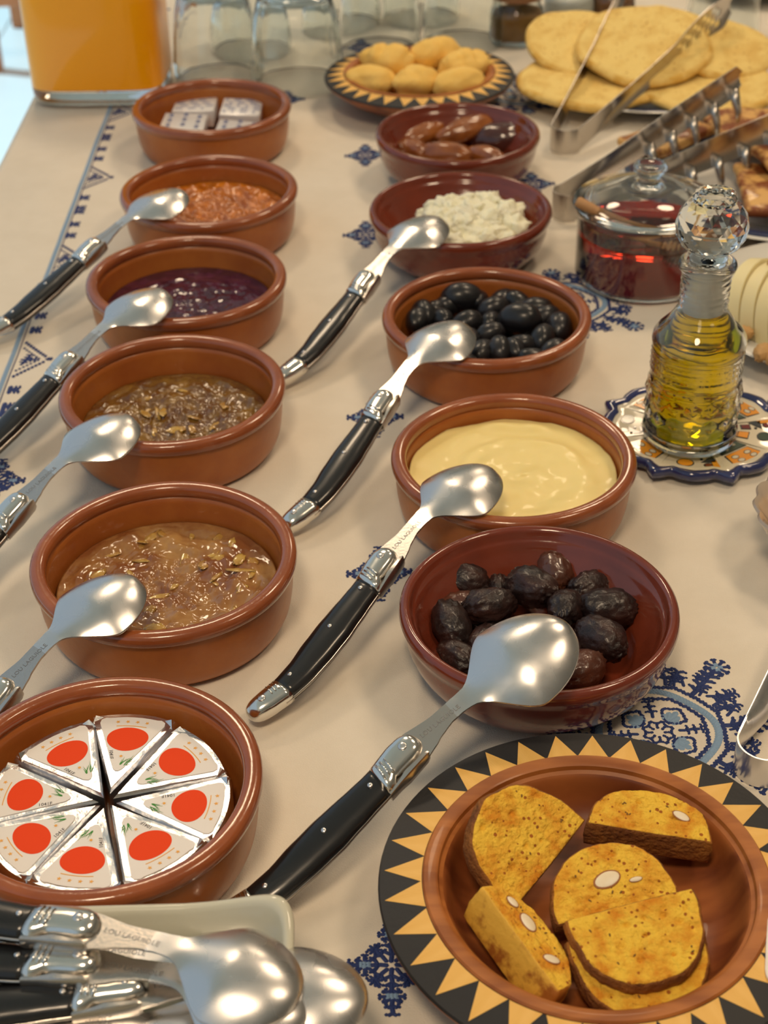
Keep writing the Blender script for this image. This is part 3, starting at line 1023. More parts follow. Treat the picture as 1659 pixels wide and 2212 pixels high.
def olives():
    random.seed(11)
    G = 'black olives in the terracotta bowl'
    mesh = []
    for k in range(5):
        def fn(d, k=k):
            return 1 + .05 * nz(d.x + k * 3, d.y, d.z, 1.6) - .12 * exp(-((d.x - 1) ** 2 + d.y ** 2 + d.z ** 2) * 40)
        mb = MB().add(*blob(1.12, .80, .78, 26, 18, fn))
        mesh.append(mb.mesh('black_olive', 'olive'))
    top = [(7.06, 101.6, .8, 80), (5.91, 99.8, 1.15, 5), (4.65, 100.1, .9, 30), (2.8, 97.9, .95, 100), (3.6, 99.1, .8, 40), (4.39, 97.25, .85, 110), (8.11, 98.3, .9, 20),
           (9.0, 100.1, .95, 60), (10.0, 99.3, 1.0, 130), (11.75, 98.5, 1.0, 10), (11.7, 96.8, .95, 30), (12.86, 95.4, 1.0, 80), (9.75, 95.75, 1.2, 160), (6.1, 96.1, .95, 30),
           (7.84, 96.5, .8, 60), (5.96, 93.6, .95, 70), (7.6, 94.3, .85, 10), (6.91, 92.1, .95, 60), (8.1, 92.0, .9, 90), (9.1, 92.2, .8, 100), (9.83, 93.0, .9, 20), (11.19, 93.6, .95, 70),
           (10.29, 91.0, .9, 5), (5.43, 90.6, .95, 165), (11.79, 92.0, .9, 40), (1.9, 97.2, .9, 70)]
    n = 0
    cx, cy = 7.37, 94.6
    BL_ = {0: 'round black olive at the very back of the bowl, leaning on the wall', 1: 'large black olive lying near the back, in front of the round one', 3: 'black olive at the left of the bowl, behind the spoon', 12: 'largest black olive, right of the middle of the pile', 11: 'black olive at the right end touching the bowl wall', 9: 'oval black olive at the back right of the pile', 17: 'black olive at the front middle of the pile', 23: 'black olive at the front edge just right of the spoon'}
    for (x, y, s, r) in top:
        d = hypot(x - cx, y - cy)
        if d > 5.2: x, y = cx + (x - cx) * 5.2 / d, cy + (y - cy) * 5.2 / d
        z = 2.45 + random.uniform(-.15, .2) + (.35 if s > 1.1 else 0)
        o = link('black_olive', mesh[n % 5], None, (x, y, z), (random.uniform(0, 6), random.uniform(-.3, .3), radians(r)))
        o.scale = (s * 1.2, s * 1.2, s * 1.2); n += 1
        tag(o, BL_.get(n - 1, 'shiny black olive in the pile filling the plain terracotta bowl'), 'olive', G)
    for k in range(20):
        a = 2 * pi * k * .381966; rr = 5.0 * sqrt((k + .5) / 20)
        o = link('black_olive', mesh[n % 5], None, (cx + rr * cos(a), cy + rr * sin(a), 1.15), (random.uniform(0, 6), random.uniform(-.2, .2), random.uniform(0, 3)))
        n += 1
        o.scale = (.92, .92, .92)
        tag(o, 'shiny black olive in the pile filling the plain terracotta bowl', 'olive', G)
    # wrinkled olives
    G = 'wrinkled brown olives in the dark glazed bowl'
    wm = []
    for k in range(4):
        def fn(d, k=k):
            w = abs(nz(d.x * 1.0 + k * 5, d.y * 2.2, d.z * 2.2, 2.0))
            w2 = abs(nz(d.x * 1.5 + k * 5, d.y * 4, d.z * 4, 2.4))
            return 1 + .10 * nz(d.x + k * 9, d.y, d.z, 1.2) + .17 * w + .09 * w2 - .05
        wm.append([MB().add(*blob(1.42, 1.0, .92, 44, 30, fn)).mesh('wrinkled_olive', m) for m in ('wolive', 'wolive2')])
    W_ = [(5.78, 68.9, 2.3, 1.05, 8, 1), (4.32, 66.9, 2.2, 1.0, 160, 0), (6.2, 66.5, 1.7, .8, 90, 0), (9.35, 67.4, 2.3, 1.0, 95, 1), (7.83, 65.6, 2.6, 1.08, 140, 0), (4.13, 65.0, 1.9, .85, 0, 2),
          (5.5, 64.1, 2.5, 1.05, 12, 0), (3.4, 62.8, 2.4, 1.08, 100, 0), (9.55, 63.9, 2.5, .98, 70, 0), (11.1, 65.9, 2.2, .95, 30, 0), (11.75, 63.8, 2.5, 1.1, 0, 0), (11.1, 61.2, 2.6, 1.12, 125, 0),
          (9.75, 58.75, 2.5, 1.08, 40, 1), (9.5, 60.9, 1.7, 1.0, 60, 0), (3.6, 60.8, 1.7, 1.0, 120, 0), (7.75, 58.5, 1.7, 1.0, 30, 0), (6.3, 60.2, 2.1, 1.0, 60, 0), (7.4, 62.4, 2.0, 1.0, 10, 0), (5.2, 58.9, 1.5, .95, 150, 0), (5.1, 62.1, 1.75, .95, 60, 0)]
    WL = ['brown-tinted wrinkled olive at the very back left of the pile', 'black wrinkled olive at the left, just below the back one', 'small dark wrinkled olive wedged between two others at the back left', 'brown oval olive standing at the back, right of centre', 'large dark wrinkled olive in the middle of the back row', 'X', 'wrinkled dark olive lying just behind the spoon bowl', 'plump dark olive at the left end, touching the bowl wall', 'upright wrinkled olive right behind the spoon tip', 'dark olive at the back right, next to the brown standing one', 'long dark wrinkled olive furthest to the right', 'big wrinkled olive in front of the long one at the right', 'smooth brown olive at the front, right of the spoon', 'dark olive deep in the pile between spoon tip and right olives', 'dark olive low at the left under the plump one', 'dark olive mostly hidden under the front edge of the spoon', 'dark olive hidden under the spoon bowl at its left', 'dark olive hidden under the middle of the spoon bowl', 'dark olive hidden under the spoon near its neck', 'dark olive just left of the spoon bowl, low in the pile']
    for i, (x, y, z, s, r, m) in enumerate(W_):
        o = link('wrinkled_olive', wm[i % 4][1 if m else 0], None, (x, y, z), (random.uniform(0, 6), random.uniform(-.2, .2), radians(r)))
        o.scale = (s, s, s)
        lab = WL[i]
        if m == 2:
            lab = 'small reddish brown olive half hidden at the left of the wrinkled pile'
        tag(o, lab, 'olive', None if m == 2 else G)


def dates():
    D = [(4.1, 133.2, 2.0, 35, 2.6, 1.15, 'date', 'brown date at the back left of the date bowl'),
         (7.9, 132.6, 2.7, 28, 2.9, 1.15, 'date', 'long glossy brown date lying on top of the others'),
         (11.0, 132.2, 2.0, -8, 2.6, 1.5, 'date_dark', 'nearly black plump date at the right of the date bowl'),
         (6.0, 127.9, 2.2, -25, 2.5, 1.25, 'date', 'brown date at the front with its pitted end showing'),
         (9.5, 128.1, 1.8, -42, 2.2, 1.1, 'date', 'paler brown date at the front right under the long one'),
         (3.2, 129.8, 1.9, -60, 2.2, 1.15, 'date', 'brown date leaning on the left wall of the glazed bowl')]
    for i, (x, y, z, r, L, w, m, lab) in enumerate(D):
        fn = lambda d, i=i: 1 + .08 * nz(d.x * .6 + i * 4, d.y * 2, d.z * 2, 1.5) + .12 * abs(nz(d.x * .6 + i, d.y * 4, d.z * 4, 1.6)) - .15 * exp(-((d.x + 1) ** 2 + d.y ** 2 + d.z ** 2) * 25)
        o = MB().add(*blob(L, w, w * .85, 34, 28, fn)).build('date', m, loc=(x, y, z), rot=(.3 * i, -.12, radians(r)))
        tag(o, lab, 'date', 'dates in the glazed bowl')


def cookies():
    C = [(-.3, 145.6, 3.0, -25, 2.35, 1.7, 1.25, 0, 'smooth oval golden cookie at the left of the small wooden bowl'),
         (1.4, 150.6, 3.3, -20, 2.5, 1.9, 1.5, 3, 'large cracked golden cookie at the back left with a deep split'),
         (6.1, 151.6, 3.5, 40, 2.6, 1.6, 1.4, 1, 'golden cookie leaning at the back of the small wooden bowl'),
         (4.0, 144.2, 3.2, 35, 2.3, 1.7, 1.3, 1, 'golden cookie in the front middle of the small wooden bowl'),
         (8.9, 148.6, 3.2, 10, 2.4, 1.9, 1.4, 5, 'grooved golden cookie at the back right with knobbly ridges'),
         (8.1, 143.6, 3.2, 28, 2.55, 1.6, 1.3, 0, 'smooth golden cookie at the front right of the small wooden bowl')]
    for i, (x, y, z, r, a, b, c, g, lab) in enumerate(C):
        def fn(d, i=i, g=g):
            s = 1 + .14 * nz(d.x + i * 7, d.y, d.z, 1.5) + .06 * abs(nz(d.x, d.y, d.z, 6))
            if g:
                s -= .10 * max(0, d.z + .3) * max(0, sin(d.x * (4 + g * 1.4) + i)) ** 4
            if g == 3:
                s -= .35 * exp(-((d.x + .15) * 9) ** 2) * max(0, d.z)
            if g == 5:
                s -= .07 * max(0, d.z + .3) * max(0, sin(d.y * 9 + 1)) ** 4
            return s
        o = MB().add(*blob(a * 1.08, b * 1.12, c * 1.1, 44, 34, fn)).build('golden_cookie', 'cookie', loc=(x, y, z), rot=(0, 0, radians(r)))
        tag(o, lab, 'cookie', 'golden cookies in the small wooden bowl')
    mb = MB().add(*blob(3.4, 3.2, .8, 24, 14, lambda d: 1 + .1 * nz(d.x, d.y, d.z, 2)))
    o = mb.build('golden_cookie', 'cookie', loc=(4.6, 147.6, 1.85))
    tag(o, 'golden cookie under the others, hardly seen between them', 'cookie', 'golden cookies in the small wooden bowl')


def biscotti():
    def slice_(L, Wd, T, seed, holes, crust='crust', bite=0.0):
        """half-moon slice: flat base edge at y=0, domed top edge; cut face up"""
        def outline(t):
            a = pi * t
            ca, sa = cos(a), sin(a)
            x = L / 2 * math.copysign(abs(ca) ** .92, ca)
            y = Wd * (abs(sa) ** .80)
            return x, y
        N1, N2 = 70, 30
        pts = [outline(i / N1) for i in range(N1 + 1)]
        nb = 24
        pts += [(-L / 2 + L * i / nb, -.04 * sin(pi * i / nb)) for i in range(1, nb)]
        # wobble
        random.seed(seed)
        P = []
        for (x, y) in pts:
            k = 1 + .035 * nz(x + seed, y, 0, 1.1) + .012 * nz(x, y, seed, 4)
            P.append((x * k, y * k))
        cy = Wd * .45
        n = len(P)
        pits = [(random.uniform(-L * .4, L * .4), random.uniform(.15 * Wd, .85 * Wd), random.uniform(.10, .24), random.uniform(.12, .3)) for _ in range(holes)]
        def h(x, y, top):
            z = .035 * fbm(x + seed, y, top, 3.0, 4) + .03 * nz(x, y, seed + top, 9)
            for (hx, hy, hr, hd) in pits:
                q = ((x - hx) ** 2 + ((y - hy) * 1.3) ** 2) / (hr * hr)
                if q < 4: z -= hd * exp(-q * 1.4)
            return z
        v = []; f = []
        NR = 34
        for side in (0, 1):
            for j in range(1, NR + 1):
                k = j / NR
                for (x, y) in P:
                    px, py = x * k, cy + (y - cy) * k
                    rnd = .10 * max(0, (k - .93) / .07) ** 2
                    hh = h(px, py, side)
                    if side == 0: v.append((px, py, T / 2 + hh - rnd))
                    else: v.append((px, py, -T / 2 - hh + rnd))
        off = NR * n
        ct = len(v); v.append((0, cy, T / 2)); cb = len(v); v.append((0, cy, -T / 2))
        mi = []
        for side in (0, 1):
            o = side * off
            for i in range(n):
                k = (i + 1) % n
                f.append((ct, o + i, o + k) if side == 0 else (cb, o + k, o + i)); mi.append(0)
            for j in range(NR - 1):
                for i in range(n):
                    k = (i + 1) % n
                    a, b, c, d = o + j * n + i, o + (j + 1) * n + i, o + (j + 1) * n + k, o + j * n + k
                    f.append((a, b, c, d) if side == 0 else (a, d, c, b)); mi.append(1 if j >= NR - 2 else 0)
        # crust wall with a few rows so it can bulge
        rows = [[(NR - 1) * n + i for i in range(n)]]
        M_ = 7
        for q in range(1, M_):
            row = []
            t = q / M_
            for i, (x, y) in enumerate(P):
                z0 = v[(NR - 1) * n + i][2]; z1 = v[off + (NR - 1) * n + i][2]
                bul = 1 + .03 * sin(pi * t) + .018 * nz(x * 1.2, y * 1.2, t * 3 + seed, 2.2)
                v.append((x * bul, cy + (y - cy) * bul, z0 + (z1 - z0) * t))
                row.append(len(v) - 1)
            rows.append(row)
        rows.append([off + (NR - 1) * n + i for i in range(n)])
        for a_, b_ in zip(rows, rows[1:]):
            for i in range(n):
                k = (i + 1) % n
                f.append((a_[i], b_[i], b_[k], a_[k])); mi.append(1)
        mb = MB(); mb.v = v; mb.f = f; mb.mi = mi
        return mb, h

    def almonds(o, lst, T):
        for (x, y, a, L, w) in lst:
            v, f = blob(L, w, .07, 24, 12, lambda d: 1 - .18 * max(0, d.x))
            e = MB().add(v, f).build('almond', 'almond', o, loc=(x, y, T / 2 + .025), rot=(0, 0, radians(a)))
            v, f = blob(L * 1.13, w * 1.2, .05, 24, 12, lambda d: 1 - .18 * max(0, d.x))
            MB().add(v, f).build('almond_skin', 'almond_skin', e, loc=(0, 0, -.012))

    def basis(xdir, n_, o_):
        z = Vector(n_).normalized(); x = Vector(xdir); x = (x - z * x.dot(z)).normalized(); y = z.cross(x)
        m = Matrix((x, y, z)).transposed().to_4x4()
        return m.to_euler()
    B = [  # location, x dir (along flat base), face normal, L, W, T, seed, almonds, crust, pits, label
        ((6.7, 46.0, 2.35), (.556, .831, .0), (.30, -.46, .84), 5.5, 3.9, 1.2, 5, [], 'crust', 9, 'round toasted biscotti slice leaning at the back left, no almond showing'),
        ((11.25, 46.9, 2.75), (1, -.20, -.02), (.03, -.12, .99), 5.4, 2.3, 1.6, 6, [(1.35, 1.1, -25, .42, .2)], 'crust', 5, 'biscotti slice at the back right with its dark crust facing forward'),
        ((9.5, 43.35, 2.15), (.97, .20, .02), (-.04, -.30, .95), 5.4, 3.1, 1.3, 7, [(.0, 1.45, 12, .62, .33), (1.15, 1.15, 0, .3, .11)], 'crust', 8, 'biscotti slice in the middle of the bowl with one big almond'),
        ((4.75, 41.3, 2.5), (.53, -.85, -.05), (.42, .10, .9), 5.6, 1.9, 1.9, 8, [(-1.7, .95, 10, .33, .2), (-.55, .95, -8, .52, .3), (1.35, .8, 60, .4, .22)], 'crust_y', 7, 'pale biscotti slice at the left front with three almonds'),
        ((9.8, 42.7, 3.35), (-.97, -.22, 0), (-.06, -.20, .98), 5.5, 3.6, 1.0, 9, [], 'crust', 14, 'big toasted biscotti slice at the front, on top of another'),
        ((10.0, 41.9, 2.25), (-.99, -.06, 0), (.0, -.16, .98), 5.7, 3.6, 1.1, 10, [], 'crust', 5, 'biscotti slice underneath the big front one'),
    ]
    for (loc, xd, nn, L, Wd, T, seed, al, crust, holes, lab) in B:
        mb, h = slice_(L, Wd, T, seed, holes)
        o = mb.build('biscotti', ['crumb', crust], loc=loc, rot=basis(xd, nn, 0))
        almonds(o, al, T)
        random.seed(seed * 3)
        sm = None
        for k in range(7):
            x, y = random.uniform(-L * .36, L * .36), random.uniform(.2 * Wd, .8 * Wd)
            v, f = blob(random.uniform(.04, .09), .04, .03, 8, 6)
            MB().add(v, f).build('seed', 'seed', o, loc=(x, y, T / 2 + h(x, y, 0) + .01), rot=(0, 0, random.uniform(0, 3)))
        tag(o, lab, 'biscotti', 'biscotti slices in the large wooden bowl')


# ------------------------------------------------------------------ cheese wedges
def wedges():
    cx, cy = -13.0, 50.35
    R0, R1 = .28, 5.6
    ha = radians(22.5) + .004
    # foil wrapped wedge along +x
    def outline(R0, R1, ha, inset=0, rc=.18):
        p = [(R0, 0)]
        k = inset
        # sides are straight radial edges
        pts = []
        r1 = R1 - k
        def edge(s):
            # offset side line by inset
            return s * 1
        a1 = ha - math.asin(min(.9, k / r1)) if k else ha
        tip = R0 + (k / sin(ha) if k else 0)
        q = []
        q.append((tip, 0.0))
        for i in range(13):
            a = -a1 + 2 * a1 * i / 12
            q.append((r1 * cos(a), r1 * sin(a)))
        return q
    random.seed(2)
    def crumpled(r, g):
        return r + .05 * nz(g, r, 0, 2.7)
    mb = MB()
    o1 = outline(R0, R1, ha, .02); o2 = outline(R0, R1, ha, .0); o3 = outline(R0, R1, ha, .10); o4 = outline(R0, R1, ha, .3)
    def ringz(o, z, j=0): return [(x, y, z + j * .05 * nz(x, y, 0, 3.1)) for x, y in o]
    # densify outlines
    def dens(o, n=6):
        r = []
        for i in range(len(o)):
            a, b = o[i], o[(i + 1) % len(o)]
            m = n if hypot(a[0] - b[0], a[1] - b[1]) > 1 else 1
            for k in range(m):
                r.append((a[0] + (b[0] - a[0]) * k / m, a[1] + (b[1] - a[1]) * k / m))
        return r
    rings = [ringz(dens(o1), 0), ringz(dens(o2), .15), ringz(dens(o2), 2.0, 1), ringz(dens(o3), 2.18, 1), ringz(dens(o4), 2.16, .6)]
    n = len(rings[0])
    v = [p for r in rings for p in r]
    f = [(j * n + i, j * n + (i + 1) % n, (j + 1) * n + (i + 1) % n, (j + 1) * n + i) for j in range(4) for i in range(n)]
    f.append(tuple(reversed(range(n)))); f.append(tuple(range(4 * n, 5 * n)))
    mb.add(v, f)
    # folded foil ears at the two outer corners
    for s in (-1, 1):
        a = s * (ha - .03)
        x, y = (R1 - .05) * cos(a), (R1 - .05) * sin(a)
        mb.add([(x - .55, y - s * .02, 2.12), (x + .06, y + s * .02, 2.1), (x + .02, y - s * .62, 2.1), (x - .08, y - s * .12, 2.34)],
               [(0, 1, 3), (1, 2, 3), (2, 0, 3), (0, 2, 1)])
    proto = mb.build('cheese_wedge', 'foil', sharp=30)
    # paper label
    q = outline(R0, R1, ha, .40)
    # round the corners of the label
    tipx = 1.6
    side = math.tan(ha)
    lab = []
    hw_tip = (tipx - .2) * side - .35
    lab += [(tipx + .12, -hw_tip), (tipx, -hw_tip * .4), (tipx, hw_tip * .4), (tipx + .12, hw_tip)][::-1]
    lab = [(tipx + .16, hw_tip), (tipx, hw_tip * .3), (tipx, -hw_tip * .3), (tipx + .16, -hw_tip)]
    yo = 4.75 * side - .40
    lab += [(4.75, -yo), (4.98, -yo + .02), (5.13, -yo + .22)]
    for i in range(9):
        a = -.29 + .58 * i / 8
        lab.append((5.24 * cos(a) + .02, 5.24 * sin(a)))
    lab += [(5.13, yo - .22), (4.98, yo - .02), (4.75, yo)]
    z = 2.17
    lp = MB().add(*prism(lab, z, z + .03)).build('paper_label', 'paper', proto, loc=(0, 0, 0), smooth=False)
    z2 = z + .034
    pr = MB()
    # orange arc and four stars along the outer edge
    for i in range(12):
        a0 = -.16 + .32 * i / 12; a1 = -.16 + .32 * (i + 1) / 12
        r0, r1 = 4.62, 4.66
        pr.add(*prism([(r0 * cos(a0), r0 * sin(a0)), (r1 * cos(a0), r1 * sin(a0)), (r1 * cos(a1), r1 * sin(a1)), (r0 * cos(a1), r0 * sin(a1))], z2, z2 + .01), 1)
    for k in range(4):
        a = -.145 + .098 * k
        pr.add(*star(4.93 * cos(a), 4.93 * sin(a), .11, z2, .3), 1)
    # plain red patch of about the size and colour of the printed picture
    red = []
    for i in range(40):
        a = 2 * pi * i / 40
        red.append((3.72 + .80 * cos(a), .0 + 1.0 * sin(a) * (1 + .10 * cos(a))))
    pr.add(*prism(red, z2, z2 + .01), 0)
    # grass blades and a daisy near the tip
    random.seed(9)
    for k in range(9):
        x = 2.0 + .05 * k; y = -.12 - .045 * k * .9
        dx = random.uniform(.3, .62); dy = random.uniform(-.25, .28)
        x0, y0 = 1.95 + random.uniform(0, .25), random.uniform(-.42, -.02)
        pr.add(*prism([(x0, y0 - .025), (x0 + dx, y0 + dy - .2), (x0, y0 + .03)], z2, z2 + .01), 2)
    for i in range(6):
        a = i * pi / 3
        pr.add(*prism([(2.55 + .1 * cos(a) + .045 * cos(b * pi / 3), .02 + .1 * sin(a) + .045 * sin(b * pi / 3)) for b in range(6)], z2, z2 + .008), 4)
    pr.add(*prism([(2.55 + .07 * cos(b * pi / 4), .02 + .07 * sin(b * pi / 4)) for b in range(8)], z2 + .008, z2 + .02), 1)
    pr.build('label_print', ['red', 'orangeprint', 'greenprint', 'darkprint', 'paper'], lp, loc=(0, 0, 0), smooth=False)
    tx = text_mesh('1041F', .26); tx.materials.append(M['darkprint'])
    link('label_lettering', tx, lp, (2.92, .68, z2 + .008), (0, 0, pi + radians(16)))
    names = ['pointing to the back right, beside the bowl wall', 'at the very back of the ring', 'at the back left of the ring', 'at the left of the ring, cut by photo edge', 'at the front left, cut by the photo edge',
             'at the front of the ring, partly behind the tray', 'at the front right of the ring', 'at the right of the ring']
    for k in range(8):
        o = proto if k == 0 else copy_tree(proto)
        a = radians(37.5 + 45 * k + [0, 1, -1, 1, 0, -1, 1, 0][k])
        d = [.05, .3, .0, .1, .05, -.05, .0, .15][k]
        o.location = W(cx + d * cos(a), cy + d * sin(a), .45 + [.05, .0, .08, 0, .05, 0, .1, .02][k])
        o.rotation_euler = (0, 0, a)
        tag(o, 'foil-wrapped cheese wedge ' + names[k], 'cheese', 'foil cheese wedges in the nearest bowl')


def butter_packs():
    P = [((-17.0, 141.3), 3.9, 4.2, 1.6, 1.0, 2, 'foil butter portion at the back left with rows of small print'),
         ((-12.6, 140.6), 3.8, 3.5, 1.2, 1.3, 0, 'tilted foil butter portion at the back right with silver side showing'),
         ((-17.7, 136.6), 4.0, 4.2, 1.2, 1.4, 1, 'foil butter portion at the front left with blue marks'),
         ((-12.7, 135.6), 4.0, 4.2, 1.2, 1.0, 1, 'foil butter portion at the front right of the far bowl')]
    for i, ((x, y), w, d, h, z, typ, lab) in enumerate(P):
        mb = MB().add(*rbox(-w / 2, w / 2, -d / 2, d / 2, 0, h, .12, 2))
        mb.v = [(a + .04 * nz(a, b, c, 1.3), b + .04 * nz(b, a, c, 1.3), c + .03 * nz(a, b, c + 5, 1)) for a, b, c in mb.v]
        o = mb.build('butter_portion', 'foilpaper', loc=(x, y, z), rot=((.10 if i == 1 else -.02), .03 * i, radians([-2, -4, -2, -3][i])), sharp=40)
        tag(o, lab, 'butter', 'foil butter portions in the far bowl')
        pr = MB(); random.seed(i)
        if typ in (0, 2):
            for r in range(5):
                yy = -d / 2 + .45 + r * (d - .8) / 4.4
                xx = -w / 2 + .3 + (.4 if r % 2 else 0)
                while xx < w / 2 - .5:
                    for k in range(random.choice((2, 5))):
                        pr.add(*prism([(xx, yy), (xx + .07, yy), (xx + .07, yy + .3), (xx, yy + .3)], h + .0, h + .04))
                        xx += .14
                    xx += .5
        else:
            for r in range(3):
                for c in range(3):
                    xx = -w / 2 + .7 + c * 1.3; yy = -d / 2 + .55 + r * 1.3 + (.4 if c == 1 else 0)
                    pr.add(*prism([(xx - .22, yy), (xx + .22, yy), (xx, yy + .3)], h, h + .04))
                    pr.add(*box(xx - .2, xx + .2, yy + .45, yy + .52, h, h + .04))
                    pr.add(*box(xx - .12, xx + .16, yy + .62, yy + .68, h, h + .04))
        pr.build('blue_marks', 'blueprint', o, loc=(0, 0, 0), smooth=False)


# ------------------------------------------------------------------ glassware
def oil_bottle():
    r = empty('oil_bottle', (19.64, 83.38, .88))
    tag(r, 'cut glass bottle of yellow-green olive oil on the painted coaster', 'bottle')
    def rad(rr, z, a):
        # diamond cuts near the foot, small beads higher up
        k = 0
        if 1.6 < z < 4.1:
            u = (a * 16 / (2 * pi)) % 1; w = ((z - 1.6) / 1.25) % 1
            k = .17 * max(0, 1 - (abs(u - .5) + abs(w - .5)) * 2.0) - .04
        elif 4.9 < z < 6.3:
            k = .05 * sin(a * 24 + z * 8) * sin(a * 24 - z * 8)
        elif 9.3 < z < 11.6:
            k = .035 * sin(z * 2 * pi / .42)
        return rr + k, z
    out = [(2.6, 0), (2.88, .12), (3.02, .5), (2.98, 1.0), (2.9, 1.35)]
    z = 1.5
    while z < 4.25: out.append((2.93, z)); z += .12
    out += [(2.84, 4.35), (2.78, 4.6), (2.82, 4.85)]
    z = 4.95
    while z < 6.35: out.append((2.84, z)); z += .1
    out += [(2.8, 6.45), (2.86, 6.7), (2.9, 6.95), (2.84, 7.3), (2.62, 7.65), (2.3, 8.0), (2.0, 8.35), (1.72, 8.8), (1.52, 9.15)]
    z = 9.3
    while z < 11.6: out.append((1.48, z)); z += .085
    out += [(1.52, 11.7), (1.7, 11.8), (1.76, 12.0), (1.7, 12.2), (1.52, 12.3), (1.32, 12.25)]
    inn = [(1.18, 12.0), (1.18, 9.2), (1.42, 8.9), (1.85, 8.3), (2.48, 7.55), (2.73, 7.1), (2.72, 6.5), (2.65, 4.5), (2.8, 3.8), (2.8, 1.0), (2.6, .45), (.4, .32)]
    MB().add(*lathe([(.4, .1)] + out + inn, 128, rad)).build('bottle_glass', 'glass', r, loc=(0, 0, 0))
    lev = 8.75
    oil = [(.4, .34), (2.58, .47), (2.785, 1.02), (2.785, 3.8), (2.635, 4.5), (2.705, 6.5), (2.715, 7.09), (2.465, 7.54), (1.835, 8.29), (1.45, lev + .08), (1.2, lev + .2), (.3, lev + .17)]
    MB().add(*lathe([(a - .012, b) for a, b in oil], 96)).build('olive_oil', 'oil', r, loc=(0, 0, 0), sharp=40)
    # plastic pourer ring inside the neck
    MB().add(*lathe([(.5, 8.95), (1.12, 8.95), (1.15, 9.2), (1.15, 11.9), (1.0, 12.1), (.5, 12.1)], 48)).build('stopper_plug', 'plastic', r, loc=(0, 0, 0), sharp=40)
    # faceted ball stopper
    n = 14
    prof = [(.3, 12.1), (1.1, 12.15), (1.18, 12.5), (1.0, 12.8), (1.35, 13.0), (1.75, 13.35), (2.08, 13.95), (2.16, 14.55), (2.02, 15.2), (1.62, 15.85), (1.3, 16.05), (1.32, 16.3), (1.2, 16.55), (.95, 16.45), (.5, 16.35)]
    v = []; f = []
    for j, (rr, z) in enumerate(prof):
        for i in range(n):
            a = 2 * pi * (i + (.5 if j % 2 else 0)) / n
            k = 1.0 if 4 <= j <= 10 else 1.0
            v.append((rr * cos(a), rr * sin(a), z))
    for j in range(len(prof) - 1):
        for i in range(n):
            k = (i + 1) % n
            a, b, c, d = j * n + i, j * n + k, (j + 1) * n + i, (j + 1) * n + k
            if j % 2 == 0: f += [(a, b, c), (b, d, c)]
            else: f += [(a, b, d), (a, d, c)]
    f.append(tuple(reversed(range(n)))); f.append(tuple(range((len(prof) - 1) * n, len(prof) * n)))
    MB().add(v, f).build('faceted_stopper', 'glass', r, loc=(0, 0, 0), smooth=False)


